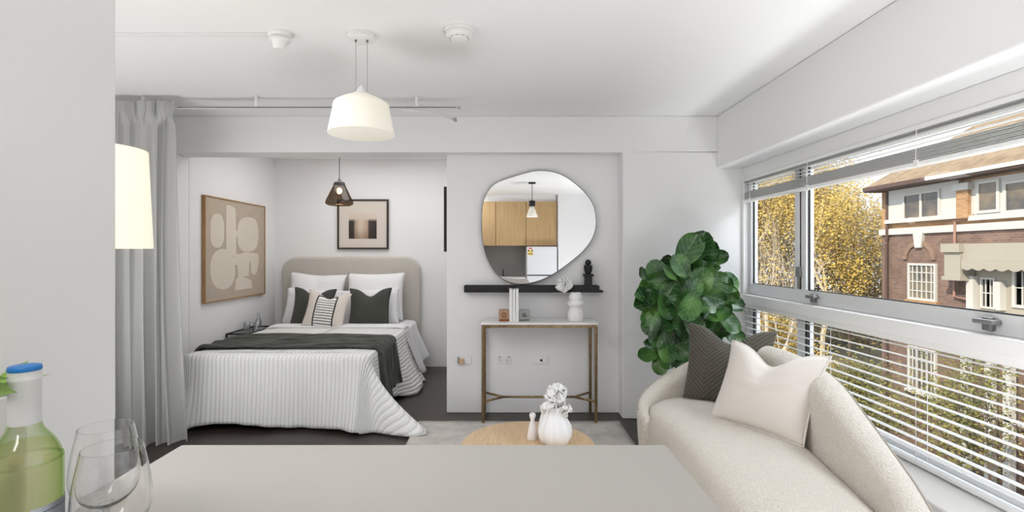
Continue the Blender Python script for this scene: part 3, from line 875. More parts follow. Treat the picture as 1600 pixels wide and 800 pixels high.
for k, (dx, dy, lb) in enumerate(((-2.695,5.20,'clear tumbler in front of the carafe on the bedside table'),(-2.60,5.22,'clear tumbler nearest the bed on the bedside table'))):
    tag(MB().lathe([(0,.0),(.030,.0),(.034,.075),(.0325,.075),(.029,.005),(0,.005)], 24).build('glass_tumbler', M['glassy'], smooth=True, loc=(dx,dy,.5675)), lb, 'glass', 'bedside tumblers')

# ------------------------------------------------------------------ wall shelf, mirror, sculpture
PW = 4.26
s0, s1 = at(725,457,4.17), at(942,447,4.17)
t = thing('picture_ledge', 'slim black wall ledge running under the mirror', 'shelf', ((s0.x+s1.x)/2,PW,s0.z))
base = Vector(((s0.x+s1.x)/2,PW,s0.z))
rel(MB().box(s0.x,s1.x,PW-.10,PW,s0.z,s0.z+.018)).build('board', M['black'], t, bevel=.002)
rel(MB().box(s0.x,s1.x-.03,PW-.10,PW-.09,s0.z+.018,s0.z+.058)).build('front_lip', M['black'], t, bevel=.002)
rel(MB().box(s0.x,s1.x-.03,PW-.010,PW,s0.z+.018,s0.z+.058)).build('back_lip', M['black'], t, bevel=.002)
zs = s0.z + .018
mirror_px = [(753,350),(754.5,320),(762,300),(775,286.5),(800,277),(830,268.5),(850,267.2),(868,270),(885,277.5),(902,290),(918,306),(928,324),(931,345),(929,362),(922,378),(910,393),(895,406),(875,421),(855,433),(835,440.5),(815,443.5),(797,441),(782,433),(770,420),(760,400),(754.5,376)]
MYd = 4.215
pts = [at(x,y,MYd) for x, y in mirror_px]
def cr(P, n=5):
    out = []; N = len(P)
    for i in range(N):
        a,b,c,d = P[(i-1)%N],P[i],P[(i+1)%N],P[(i+2)%N]
        for k in range(n):
            q = k/n
            out.append(.5*((2*b)+(-a+c)*q+(2*a-5*b+4*c-d)*q*q+(-a+3*b-3*c+d)*q**3))
    return out
pts = cr(pts)
lowz = min(p.z for p in pts)
mc = Vector((sum(p.x for p in pts)/len(pts), MYd, lowz))
t = thing('wall_mirror', 'large pebble shaped frameless mirror standing on black ledge', 'mirror', mc)
base = mc
M['mirror'] = mat('mirror_silver', (.86,.87,.875,1), .0, 1.0)
n = len(pts)
mb = MB(); mb.prism([(p.x,p.z) for p in pts], 'y', MYd, MYd+.010)
rel(mb).build('mirror_glass', M['mirror'], t)
rel(MB().tube([p+Vector((0,.004,0)) for p in pts]+[pts[0]+Vector((0,.004,0))], .0045, 8, cap=False)).build('edge_trim', M['greyrail'], t, smooth=True)
cx, cz = .30, 1.6
rel(MB().box(.0,.55,MYd+.010,PW-.0,1.35,1.85)).build('backing', M['black'], t)

p = at(919,446,4.21)
t = thing('sculpture', 'black totem sculpture of stacked shapes standing on right end of ledge', 'sculpture', (p.x,4.21,zs))
def sz(y): return H + (VY-y)*4.21/F - zs
MB().box(-.030,.030,-.030,.030,0,sz(432)).build('foot_block', M['black'], t, bevel=.002)
MB().box(-.042,.042,-.033,.033,sz(432),sz(428)).build('collar', M['black'], t, bevel=.003)
MB().lathe([(0,sz(428)),(.020,sz(428)),(.032,sz(424)),(.036,sz(419)),(.036,sz(414.5)),(.030,sz(414)),(0,sz(414))], 28).build('cup', M['black'], t, smooth=True, angle=40)
MB().sphere((0,0,sz(410)), .026).build('ball', M['black'], t, smooth=True)

# ------------------------------------------------------------------ console table
t = thing('console_table', 'slim brass console table with white marble top below the mirror', 'console table', (.269,4.10,0))
hw, y0, y1, ht = .458, -.155, .135, .795
MB().box(-hw-.005,hw+.005,y0-.005,y1+.005,ht,ht+.018).build('marble_top', M['marble'], t, bevel=.003)
fr = MB().box(-hw,hw,y0,y0+.018,ht-.022,ht).box(-hw,hw,y1-.018,y1,ht-.022,ht).box(-hw,-hw+.018,y0+.018,y1-.018,ht-.022,ht).box(hw-.018,hw,y0+.018,y1-.018,ht-.022,ht)
fr.build('apron', M['brass'], t, bevel=.002)
for sx in (-1,1):
    for yy in (y0+.011, y1-.011):
        MB().lathe([(0,.013),(.008,.013),(.0125,.03),(.0125,ht-.02),(0,ht-.02)], 14, (sx*(hw-.011),yy,0)).build('leg', M['brass'], t, smooth=True, angle=40)
    ym = (y0+y1)/2
    for yy in (y0+.011, y1-.011):
        MB().tube([(sx*(hw-.011),yy,.185),(sx*(hw-.17),ym,.185)], .0095, 10).build('stretcher_arm', M['brass'], t, smooth=True)
MB().tube([(-hw+.17,ym,.185),(hw-.17,ym,.185)], .0095, 10).build('stretcher', M['brass'], t, smooth=True)
TZ = ht+.018
# books

M['pages'] = mat('book_pages', (.72,.70,.66,1), .8)
for k in range(3):
    X = at(798.2+4.9*k,503,4.0).x
    t = thing('book', ['white book in the upright trio on the console, leftmost','white book in the upright trio on the console, in the middle','white book in the upright trio on the console, rightmost'][k], 'book', (X,4.08,TZ), 0, 'white books standing on the console')
    w = .011; hh = .262 - .004*(k==1)
    cvb = MB().box(-w,-w+.002,-.09,.09,0,hh).box(w-.002,w,-.09,.09,0,hh).box(-w,w,-.09,-.086,0,hh)
    cvb.build('cover', M['paper'], t, bevel=.0008)
    MB().box(-w+.002,w-.002,-.086,.086,.003,hh-.004).build('pages', M['pages'], t)
# bookends
M['amber'] = tint_glass('amber_glass', (.90,.72,.58,1), (.80,.52,.33,1), .10)
M['clearres'] = tint_glass('clear_block', (.90,.90,.89,1), (.72,.71,.69,1), .14)
for k, (px, m1, lb) in enumerate(((787.5,M['amber'],'amber tinted glass block bookend left of the white books'),(819.5,M['clearres'],'clear glass block bookend right of the white books'))):
    X = at(px,500,4.03).x
    t = thing('bookend', lb, 'bookend', (X,4.05,TZ), 0)
    w = .042; r = .012
    sgn = -1 if k == 0 else 1
    MB().box(-w*.98,w*.98,-.03,.03,0,.008).build('base', m1, t, bevel=.002)
    MB().box(-w,w,-.03,.03,.0085,.095).build('block', m1, t, bevel=.012, seg=4)
    a = MB(); a.lathe([(.018,-.004),(.024,-.004),(.024,.004),(.018,.004),(.018,-.004)], 28)
    a.v = [(x, -.032+zq, .05+y) for x, y, zq in a.v]
    a.build('ring', M['steel'] if k else m1, t, smooth=True)
# white stacked vase
p = at(900,503,4.03)
t = thing('vase', 'white matte vase of stacked rounded forms on the right of the console', 'vase', (p.x,4.05,TZ))
MB().lathe([(0,0),(.055,0),(.061,.008),(.063,.04),(.060,.075),(.050,.103),(.044,.112),(.050,.117),(.064,.127),(.070,.142),(.066,.157),(.052,.166),(.046,.170),(.050,.176),(.0555,.188),(.055,.20),(.045,.222),(.040,.232),(.034,.232),(.038,.222),(.03,.15),(0,.14)], 40).build('body', M['ceramic'], t, smooth=True)
def flower_mesh(c, r, seed, n=26):
    rnd = random.Random(seed); mb = MB(); c = Vector(c)
    for k in range(n):
        th = rnd.uniform(0,2*PI); ph = math.acos(rnd.uniform(-.9,1))
        d = Vector((math.sin(ph)*math.cos(th), math.sin(ph)*math.sin(th), math.cos(ph)))
        a = d.orthogonal().normalized(); a = (Matrix.Rotation(rnd.uniform(0,6.28),3,d) @ a); b = d.cross(a)
        L = r*rnd.uniform(.7,1.05); W = r*rnd.uniform(.38,.55); cup = rnd.uniform(.1,.5)
        mb.grid(lambda u, v: c + d*L*(.25+.6*v) + a*L*.75*(v**1.4) + b*W*(u-.5)*2*math.sin(PI*min(.97,.12+v*.85)) + d*cup*L*.35*((u-.5)*2)**2 - d*L*.25*v**3, 6, 6)
    return mb
fl = thing('flower', 'white fluffy flower leaning out of the stacked vase on console', 'flower', (p.x-.02,4.05,TZ+.16))
fc = at(881,444,4.03) - Vector((p.x-.02,4.05,TZ+.16))
flower_mesh(fc, .072, 3, 52).build('bloom', M['flower'], fl, smooth=True, solid=.0015)
MB().tube([(.018,0,0),(.015,0,.09),(-.02,0,.155),fc+Vector((.03,0,.02))],.0028,6).tube([(.02,0,.04),(.005,-.005,.10),(-.03,-.01,.125),fc+Vector((.02,0,-.01))],.0025,6).build('stem', M['stem'], fl, smooth=True)

# power plates
def plate(px, py, lb, kind):
    p = at(px,py,PW); t = thing('wall_socket', lb, 'wall socket', (p.x,PW,p.z))
    MB().box(-.058,.058,-.009,0,-.037,.037).build('plate', M['plastic'], t, bevel=.003)
    if kind == 'power':
        for dx in (-.03,.03):
            mb = MB()
            for a in (-.35,.35):
                mb.box(dx+a*.028-.002,dx+a*.028+.002,-.0105,-.008,-.012,.002)
            mb.box(dx-.0018,dx+.0018,-.0105,-.008,-.026,-.014)
            mb.build('socket_holes', M['greyrail'], t)
            MB().box(dx*1.25-.005,dx*1.25+.005,-.012,-.0085,.014,.026).build('rocker_switch', M['greyrail'], t)
    elif kind == 'aerial':
        a = MB().lathe([(0,0),(.010,0),(.010,.006),(0,.006)], 16); a.v = [(x,-.009-zq,y-.003) for x,y,zq in a.v]
        a.build('aerial_jack', M['black'], t)
    else:
        MB().box(-.046,-.006,-.032,-.0092,-.034,.012).build('plug', mat('timber_plug',(.60,.40,.26,1),.6), t, bevel=.004)
        MB().box(-.058,-.046,-.026,-.0092,-.030,.026).build('plug_side', M['greyrail'], t, bevel=.003)
    return t
plate(726,562,'white wall socket with small tan plug left of the console legs','plug')
plate(787.5,561.5,'white double power outlet behind the console, left of aerial socket','power')
plate(845.5,562,'white aerial socket plate with one black hole behind console','aerial')

# ------------------------------------------------------------------ rug and coffee table
M['rug'] = mat('rug_pile', (.58,.55,.51,1), 1.0, bump=(200,.5,.005), var=(7,(.44,.42,.40,1),.42,.68))
rg = MB().grid(lambda u, v: (-.70+1.61*u, 1.75+2.25*v, .012+.001*math.sin(u*40)), 30, 30)
tag(rg.build('rug', M['rug'], smooth=True, solid=.012, origin=(.1,2.9,0)), 'pale mottled grey rug under the coffee table and console legs', 'rug')
CT = Vector((.117,2.605,.018)); ctz = .37
t = thing('coffee_table', 'round pale oak coffee table behind the counter', 'coffee table', CT)
hh = ctz-CT.z
MB().lathe([(0,hh-.03),(.328,hh-.03),(.345,hh-.022),(.349,hh-.012),(.345,hh-.003),(.337,hh),(0,hh)], 72).build('tabletop', M['oak'], t, smooth=True, angle=40)
MB().lathe([(.20,0),(.20,hh-.031),(.185,hh-.031),(.185,0),(.20,0)], 48).build('drum_base', M['oak'], t, smooth=True, angle=40)
# ridged vase
p = at(867,688,2.60); vz = ctz
t = thing('vase', 'white ridged gourd vase in the middle of the coffee table', 'vase', (p.x,2.60,vz))
MB().lathe([(0,0),(.052,0),(.072,.012),(.085,.04),(.088,.068),(.082,.098),(.066,.128),(.050,.152),(.043,.17),(.044,.185),(.052,.198),(.049,.199),(.038,.185),(.036,.15),(0,.14)], 96, rfun=lambda a, z: 1+.11*(abs(math.cos(a*4.5+z*3))-.7)*min(1,max(0,(z)/.03))*(1-sm(.16,.195,z)*.6)).build('body', M['ceramic_shine'], t, smooth=True)
fl = thing('flower', 'white flower spray in the ridged vase on coffee table', 'flower', (p.x,2.60,vz+.145))
flower_mesh((.008,0,.105), .070, 11, 46).build('bloom', M['flower'], fl, smooth=True, solid=.0015)
flower_mesh((-.022,-.03,.060), .045, 5, 24).build('bloom', M['flower'], fl, smooth=True, solid=.0015)
flower_mesh((.048,-.025,.035), .045, 8, 24).build('bloom', M['flower'], fl, smooth=True, solid=.0015)
MB().tube([(0,0,0),(0,0,.06),(.005,0,.11)],.004,6).build('stem', M['stem'], fl)
def bud_vase(px, d, label, s=1.0):
    p = at(px,690,d)
    s *= .95
    t = thing('bud_vase', label, 'vase', (p.x,d,vz), 0, 'white bud vases on the coffee table')
    pr = [(0,0),(.027,0),(.029,.004),(.0275,.03),(.022,.065),(.0145,.092),(.0105,.104),(.0135,.118),(.0175,.130),(.0175,.140),(.014,.146),(.010,.143),(.009,.11),(0,.10)]
    MB().lathe([(a*s,b*s) for a,b in pr], 32).build('body', M['ceramic'], t, smooth=True)
    return t
bud_vase(832,2.66,'small white bud vase standing left of the ridged vase')
bud_vase(849,2.75,'small white bud vase half hidden behind the ridged vase', 1.1)

# ------------------------------------------------------------------ sofa
spath = [(.80,2.95,.40,.06),(.815,3.10,.42,.07),(.87,3.24,.455,.09),(.98,3.36,.51,.11),(1.14,3.44,.58,.14),(1.33,3.47,.665,.16),(1.50,3.43,.735,.17),(1.625,3.33,.775,.175),(1.685,3.16,.79,.18),(1.705,2.95,.795,.18),(1.70,2.70,.785,.18),(1.67,2.45,.745,.17),(1.61,2.20,.665,.155),(1.55,1.98,.595,.135),(1.48,1.76,.53,.115),(1.38,1.55,.475,.10),(1.25,1.40,.44,.08),(1.10,1.33,.42,.06)]
def crs(P, n=8):
    out = []
    N = len(P)
    V = [Vector(p) for p in P]
    for i in range(N-1):
        a,b,c,d = V[max(i-1,0)],V[i],V[i+1],V[min(i+2,N-1)]
        for k in range(n):
            q = k/n
            out.append(.5*((2*b)+(-a+c)*q+(2*a-5*b+4*c-d)*q*q+(-a+3*b-3*c+d)*q**3))
    out.append(V[-1]); return out
SP = crs([p for p in spath], 8)
# mathutils Vector of 4 comps
def sofa_frames():
    out = []
    for i, p in enumerate(SP):
        a = SP[max(i-1,0)]; b = SP[min(i+1,len(SP)-1)]
        t_ = Vector((b[0]-a[0], b[1]-a[1], 0)).normalized()
        n_ = Vector((t_.y, -t_.x, 0))          # inward (path runs clockwise seen from above)
        out.append((Vector((p[0],p[1],0)), n_, p[2], p[3]))
    return out
SF = sofa_frames()
sofa = thing('sofa', 'curved cream boucle sofa below the window', 'sofa', (1.25,2.4,0))
base = Vector((1.25,2.4,0))
prof_n = 22
mb = MB()
cols = len(SF)
rows = []
for (P, N_, h, th) in SF:
    ring = []
    lean = .05*(h-.40)/.39
    for k in range(6):        # outer side up
        q = k/5; ring.append(P + N_*(.035*(1-q)*(1) - 0.0 + 0.0) * 0 + N_*(.03*(1-q)**2) + Vector((0,0,.03+(h-th*.5-.03)*q)))
    for k in range(1,12):     # rounded top
        a = PI*k/11
        ring.append(P + N_*(th*.5*(1-math.cos(a))) + Vector((0,0,h-th*.5+th*.5*math.sin(a))))
    for k in range(1,6):
        q = k/5; z_ = h-th*.5 + (.30-(h-th*.5))*q
        ring.append(P + N_*(th + .02*q) + Vector((0,0,min(z_,h))))
    rows.append(ring)
nr = len(rows[0])
for ring in rows: mb.v += [tuple(q) for q in ring]
for i in range(cols-1):
    for k in range(nr-1):
        mb.f.append((i*nr+k, (i+1)*nr+k, (i+1)*nr+k+1, i*nr+k+1))
for i0, flip in ((0,False),(cols-1,True)):
    ring = rows[i0]; cc = sum(ring, Vector())/nr; nn_ = SF[i0][1]
    tdir = Vector((-nn_.y, nn_.x, 0)) * (1 if i0 == 0 else -1)
    c_ = len(mb.v); mb.v.append(tuple(cc - tdir*.0))
    for k in range(nr): 
        a_, b_ = i0*nr+k, i0*nr+(k+1)%nr
        mb.f.append((a_, b_, c_))
rel(mb).build('back', M['boucle'], sofa, smooth=True)
# piping on outer top edge
pp_ = []
for (P, N_, h, th) in SF[6:-4]:
    a = PI*.20
    pp_.append(P + N_*(th*.5*(1-math.cos(a))-.001) + Vector((0,0,h-th*.5+th*.5*math.sin(a)+.002)))
rel(MB().tube(pp_, .0045, 6)).build('piping', M['boucle_dark'], sofa, smooth=True)
# seat
outl = []
for (P, N_, h, th) in SF[3:-3]:
    q = P + N_*(th-.005); outl.append((q.x,q.y))
front = [(1.05,1.44),(.93,1.48),(.86,1.60),(.845,1.85),(.86,2.15),(.875,2.45),(.865,2.75),(.855,2.98),(.885,3.13)]
ff = crs([(a,b,0) for a,b in ([outl[-1]]+front+[outl[0]])], 8)[1:-1]
outl = outl + [(p[0],p[1]) for p in ff]
def offset_poly(P, d):
    out = []
    for x, y in P:
        sx = 1.17; sy = min(max(y, 1.80), 3.05)
        v = Vector((sx-x, sy-y)); L = v.length
        out.append((x+v.x/L*d, y+v.y/L*d))
    return out
seat_rings = [(0.01,.03),(-.004,.10),(-.006,.30),(0.0,.355),(.015,.39),(.04,.415),(.08,.430),(.13,.436),(.18,.439)]
mb = MB(); n = len(outl)
for d, z in seat_rings:
    mb.v += [(x,y,z) for x,y in offset_poly(outl, d)]
for k in range(len(seat_rings)-1):
    for i in range(n):
        mb.f.append((k*n+i, k*n+(i+1)%n, (k+1)*n+(i+1)%n, (k+1)*n+i))
K = len(seat_rings)-1
o_ = len(mb.v)
for x, y in outl:
    mb.v.append((1.17, min(max(y,1.80),3.05), .442))
for i in range(n): mb.f.append((K*n+i, K*n+(i+1)%n, o_+(i+1)%n, o_+i))
rel(mb).build('seat', M['boucle'], sofa, smooth=True)
# sofa cushions
def chevron_mat():
    m = mat('olive_chevron', (.13,.12,.09,1), .8, sheen=.15); nt, b = nodes(m)
    tc = nt.nodes.new('ShaderNodeTexCoord'); sp = nt.nodes.new('ShaderNodeSeparateXYZ'); nt.links.new(tc.outputs['Object'], sp.inputs[0])
    def mth(op, a, b_=None):
        nd = nt.nodes.new('ShaderNodeMath'); nd.operation = op
        for i, q in enumerate((a, b_)):
            if q is None: continue
            if isinstance(q, (int,float)): nd.inputs[i].default_value = q
            else: nt.links.new(q, nd.inputs[i])
        return nd.outputs[0]
    v = mth('PINGPONG', mth('ADD', mth('ADD', sp.outputs['Z'], mth('MULTIPLY', mth('PINGPONG', mth('ADD', sp.outputs['X'], .5), .125), 1.0)), .7), .014)
    v = mth('DIVIDE', v, .014)
    bp = nt.nodes.new('ShaderNodeBump'); bp.inputs['Strength'].default_value = .55; bp.inputs['Distance'].default_value = .006
    nt.links.new(v, bp.inputs['Height']); nt.links.new(bp.outputs['Normal'], b.inputs['Normal'])
    r = ramp(nt, [(0,(.045,.041,.030,1)),(.6,(.092,.083,.062,1))]); nt.links.new(v, r.inputs['Fac']); nt.links.new(r.outputs[0], b.inputs['Base Color'])
    return m
pillow('cushion', 'dark olive chevron cushion at far end of sofa, behind the cream one', chevron_mat(), .50,.50,.17, (1.40,3.14,.66), (-.45,-.89), .42, .05, .10, None, 'cushion', None, 36)
cu = pillow('cushion', 'cream velvet cushion on the sofa in front of the dark one', M['creamfab'], .52,.47,.19, (1.395,2.68,.635), (-.86,-.51), .50, .0, .10, None, 'cushion', M['creamfab'], 36)

# ------------------------------------------------------------------ fiddle leaf fig
def leaf_mat():
    m = mat('fig_leaf', (.03,.09,.02,1), .27, spec=.6); nt, b = nodes(m)
    tc = nt.nodes.new('ShaderNodeTexCoord'); sp = nt.nodes.new('ShaderNodeSeparateXYZ'); nt.links.new(tc.outputs['UV'], sp.inputs[0])
    def mth(op, a, b_=None):
        nd = nt.nodes.new('ShaderNodeMath'); nd.operation = op
        for i, q in enumerate((a, b_)):
            if q is None: continue
            if isinstance(q, (int,float)): nd.inputs[i].default_value = q
            else: nt.links.new(q, nd.inputs[i])
        return nd.outputs[0]
    ax = mth('ABSOLUTE', sp.outputs['X'])
    vein = mth('PINGPONG', mth('ADD', mth('MULTIPLY', sp.outputs['Y'], 1), mth('MULTIPLY', ax, -.35)), .09)
    vf = mth('LESS_THAN', vein, .008); mid = mth('LESS_THAN', ax, .035)
    f_ = mth('MINIMUM', mth('ADD', vf, mid), 1)
    nz = nt.nodes.new('ShaderNodeTexNoise'); nz.inputs['Scale'].default_value = 6; nt.links.new(tc.outputs['Object'], nz.inputs['Vector'])
    r = ramp(nt, [(.34,(.010,.042,.012,1)),(.5,(.030,.105,.024,1)),(.68,(.11,.25,.055,1))]); nt.links.new(nz.outputs['Fac'], r.inputs['Fac'])
    mx = nt.nodes.new('ShaderNodeMix'); mx.data_type='RGBA'
    fm = mth('MULTIPLY', f_, .55); nt.links.new(fm, mx.inputs[0]); nt.links.new(r.outputs[0], mx.inputs[6]); mx.inputs[7].default_value = (.20,.32,.12,1)
    nt.links.new(mx.outputs[2], b.inputs['Base Color'])
    bp = nt.nodes.new('ShaderNodeBump'); bp.inputs['Strength'].default_value = .6; bp.inputs['Distance'].default_value = .004
    nt.links.new(vein, bp.inputs['Height']); nt.links.new(bp.outputs['Normal'], b.inputs['Normal'])
    return m
M['fig'] = leaf_mat()
PX, PY = 1.36, 3.76
fig = thing('fiddle_leaf_fig', 'tall fiddle leaf fig in the corner behind the sofa', 'plant', (PX,PY,0))
rnd = random.Random(21)
fol = MB(); br = MB()
def leaf(c, tip, nrm, L, W):
    tip = Vector(tip).normalized(); nrm = Vector(nrm); nrm = (nrm - tip*nrm.dot(tip)).normalized(); sd = tip.cross(nrm)
    bend = rnd.uniform(-.25,.35); cup = rnd.uniform(.05,.3); wav = rnd.uniform(0,6)
    def fn(u, v):
        a = u*2-1
        wid = W*.5*(max(0.0,1-(2*(.03+.955*v)-1)**2)**.5)*(.72+.36*v)
        p = Vector(c) + tip*(L*(v-.5)) + sd*(a*wid) + nrm*(-bend*L*(v-.4)**2 - cup*W*(-a*a*.6) + .006*math.sin(wav+v*9)*abs(a))
        return p
    fol.grid(fn, 6, 9, uvfn=lambda u, v: (u*2-1, v))
leafpx = [(350,100,60,80),(410,80,70,70),(448,115,60,60),(505,150,20,50),(310,185,120,60),(435,235,250,70),(340,270,120,70),(185,220,100,60),(120,230,140,40),(140,305,260,60),(210,265,0,60),(325,330,190,70),(430,330,270,50),(490,300,40,80),(540,275,10,70),(550,320,320,60),(560,380,340,70),(360,395,250,70),(200,330,200,70),(140,385,180,70),(230,400,300,60),(150,450,230,60),(200,460,330,60),(440,400,0,50),(500,440,20,60),(560,480,310,60),(530,490,60,70),(340,510,80,70),(210,530,260,70),(240,490,20,60),(300,610,330,70),(270,590,200,60),(165,605,150,45),(145,645,190,50),(200,620,300,50),(235,665,290,50),(205,695,265,50),(355,670,280,50),(310,695,340,50),(590,550,330,50),(390,500,110,60),(450,470,50,50),(260,225,150,60),(385,205,100,60),(470,200,10,40),(300,560,60,60),(180,390,120,70),(250,330,60,60),(130,345,170,60),(370,310,60,60),(420,270,80,70),(480,350,340,60),(520,420,60,60),(230,560,240,60),(380,580,280,60),(420,540,0,60),(160,480,250,60),(240,620,270,60)]
for i, (cx_, cy_, ang, s_) in enumerate(leafpx):
    X = 970+cx_/3.333; Yp = 360+cy_/3.333
    rad = math.hypot((cx_-340)/260, (cy_-380)/340)
    d = PY - .30*max(0.15,(1-rad*.7)) + rnd.uniform(-.06,.06)
    c = at(X, Yp, d) - Vector((PX,PY,0))
    a = math.radians(ang)
    tip = Vector((math.cos(a), rnd.uniform(-.5,.1), math.sin(a)))
    nrm = Vector((rnd.uniform(-.8,.7), -1, rnd.uniform(-.3,1.3)))
    L = s_/3.333*2.05*d/F*1.12
    leaf(c, tip, nrm, L, L*.80)
for i in range(30):       # inner and back leaves
    a = rnd.uniform(0,2*PI); q = math.sqrt(rnd.random())
    x = math.cos(a)*q*.27; z = .99+math.sin(a)*q*.40 
    c = Vector((x-.01, rnd.uniform(-.06,.20), z))
    t_ = Vector((x*2+rnd.uniform(-.6,.6), rnd.uniform(-.6,.6), rnd.uniform(-.8,.6)))
    leaf(c, t_, Vector((rnd.uniform(-.8,.8),-1,rnd.uniform(-.2,1))), rnd.uniform(.14,.2), rnd.uniform(.12,.15))
fol.v = [(min(x, 1.925-PX) if y > -9 else x, min(y, 4.095-PY), z) for x,y,z in fol.v]
fol.build('foliage', M['fig'], fig, smooth=True)
for k, (a, b, c_) in enumerate(((0,0,1.32),(-.10,.02,1.12),(.10,.03,1.18))):
    br.tube([(a*.2,b*.2,.30),(a*.6,b,.65),(a,b+.01,.95),(a*1.1,b,c_)],[.014,.012,.010,.005],8)
for i in range(34):
    z = rnd.uniform(.55,1.3); a = rnd.uniform(0,2*PI)
    br.tube([(rnd.uniform(-.08,.08),.01,z),(math.cos(a)*.18,-.02+math.sin(a)*.12,z+rnd.uniform(-.03,.08))], .003, 5)
br.build('branches', M['leafstem'], fig, smooth=True)
MB().lathe([(0,0),(.11,0),(.125,.02),(.15,.30),(.148,.32),(.138,.32),(.135,.28),(0,.27)], 36).build('pot', M['pot'], fig, smooth=True, angle=40)

# ------------------------------------------------------------------ kitchen behind the camera (seen in the mirror)
t = thing('wall_cabinet', 'oak veneer kitchen wall cabinet reflected in the mirror', 'cabinet', (.105,-1.4,1.51))
base = Vector((.105,-1.4,1.51))
rel(MB().box(-.775,.985,YB+.002,-1.222,1.512,2.36)).build('carcass', M['oakwall'], t)
for x0, x1 in ((-.775,-.194),(-.184,.388),(.400,.985)):
    rel(MB().box(x0,x1,-1.221,-1.20,1.51,2.36)).build('door', M['oakwall'], t, bevel=.002)
struct(MB().box(-.775,.985,YB,-1.25,2.361,ZC).build('trim_5', M['wall']))
struct(MB().box(-.775,.39,YB,YB+.012,.90,1.51).build('trim_6', M['splash']))
t = thing('kitchen_bench', 'white kitchen bench under the oak cabinets reflected in mirror', 'bench', (-.19,-1.3,0))
MB().box(-.585,.57,-.30,.35,.87,.90).build('worktop', M['trimw'], t, bevel=.002)
for k in range(2): MB().box(-.58+.58*k,-.005+.58*k,-.27,.33,.10,.868).build('cabinet', M['oakwall'], t, bevel=.002)
MB().box(-.58,.56,-.2,.29,0,.099).build('kickboard', M['black'], t)
M['mixer'] = M['steel']
tag(MB().tube([(.0,.0,0),(.0,.0,.10),(.0,.03,.14),(0,.12,.145),(0,.15,.12)],.011,10).build('kitchen_tap', M['black'], smooth=True, loc=(-.05,-1.52,.90)), 'small dark kitchen tap on the reflected bench', 'tap')
t = thing('refrigerator', 'white refrigerator beside the grey splashback reflected in the mirror', 'refrigerator', (.69,-1.3,0))
MB().box(-.285,.285,-.295,.22,0.03,1.49).build('body', M['fridge'], t, bevel=.01)
MB().box(-.285,.285,.225,.27,.955,1.49).build('freezer_door', M['fridge'], t, bevel=.01)
MB().box(-.285,.285,.225,.27,.05,.935).build('door', M['fridge'], t, bevel=.01)
MB().box(-.28,.28,.221,.26,.936,.954).build('door_gap', M['black'], t)
MB().box(-.27,.27,-.28,.2,0,.03).build('foot', M['black'], t)
M['yellow'] = mat('sticker_yellow', (.75,.58,.18,1), .6); M['red'] = mat('sticker_red', (.55,.05,.05,1), .6); M['wht'] = mat('sticker_white', (.85,.82,.80,1), .6)
st = MB().box(-.275,-.165,.2705,.2715,1.32,1.482).build('energy_sticker', M['wht'], t)
MB().box(-.268,-.172,.2716,.2722,1.325,1.43).build('yellow_field', M['yellow'], st)
MB().box(-.268,-.172,.2717,.2723,1.345,1.357).box(-.268,-.245,.2717,.2723,1.40,1.43).box(-.195,-.172,.2717,.2723,1.40,1.43).build('print_marks', M['black'], st)
MB().box(-.255,-.185,.2717,.2723,1.447,1.468).build('red_star_band', M['red'], st)
t = thing('pendant_lamp', 'black and white cone pendant lamp reflected in the mirror', 'pendant lamp', (.42,.50,ZC))
MB().box(-.055,.055,-.03,.03,-.025,0).build('canopy', M['black'], t, bevel=.003)
MB().tube([(0,0,-.02),(0,0,-.30)], .005, 8).build('rod', M['black'], t)
MB().lathe([(0,-.295),(.052,-.295),(.052,-.38),(0,-.38)], 28).build('socket', M['black'], t, smooth=True, angle=40)
MB().lathe([(.022,-.381),(.030,-.385),(.092,-.55),(.089,-.552),(.02,-.39)], 36).build('shade', M['shade_pend'], t, smooth=True)

# ------------------------------------------------------------------ outside: building
GZ = -7.0
def brick_mat(name, c1, c2, mortar):
    m = mat(name, c1, .9); nt, b = nodes(m)
    tc = nt.nodes.new('ShaderNodeTexCoord'); sp = nt.nodes.new('ShaderNodeSeparateXYZ'); cb_ = nt.nodes.new('ShaderNodeCombineXYZ')
    nt.links.new(tc.outputs['Object'], sp.inputs[0]); nt.links.new(sp.outputs['Y'], cb_.inputs['X']); nt.links.new(sp.outputs['Z'], cb_.inputs['Y'])
    k = nt.nodes.new('ShaderNodeTexBrick'); k.inputs['Color1'].default_value=c1; k.inputs['Color2'].default_value=c2; k.inputs['Mortar'].default_value=mortar
    k.inputs['Scale'].default_value=1; k.inputs['Brick Width'].default_value=.24; k.inputs['Row Height'].default_value=.086; k.inputs['Mortar Size'].default_value=.010
    nt.links.new(cb_.outputs[0], k.inputs['Vector'])
    nz = nt.nodes.new('ShaderNodeTexNoise'); nz.inputs['Scale'].default_value=1.2; nt.links.new(tc.outputs['Object'], nz.inputs['Vector'])
    mx = nt.nodes.new('ShaderNodeMix'); mx.data_type='RGBA'; mx.blend_type='OVERLAY'; mx.inputs[0].default_value=.35
    nt.links.new(k.outputs['Color'], mx.inputs[6]); nt.links.new(nz.outputs['Fac'], mx.inputs[7]); nt.links.new(mx.outputs[2], b.inputs['Base Color'])
    return m
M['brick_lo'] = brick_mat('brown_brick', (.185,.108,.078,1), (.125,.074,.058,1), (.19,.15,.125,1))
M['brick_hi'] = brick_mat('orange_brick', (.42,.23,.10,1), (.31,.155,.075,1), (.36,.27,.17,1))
M['bwhite'] = mat('painted_white', (.50,.485,.45,1), .7)
M['bcream'] = mat('painted_cream', (.33,.30,.245,1), .8)
M['rooftile'] = mat('roof_tile', (.29,.21,.13,1), .9, bump=(8,.6,.05), var=(3,(.19,.13,.08,1),.4,.7))
M['dkbrown'] = mat('brown_fascia', (.09,.055,.045,1), .7)
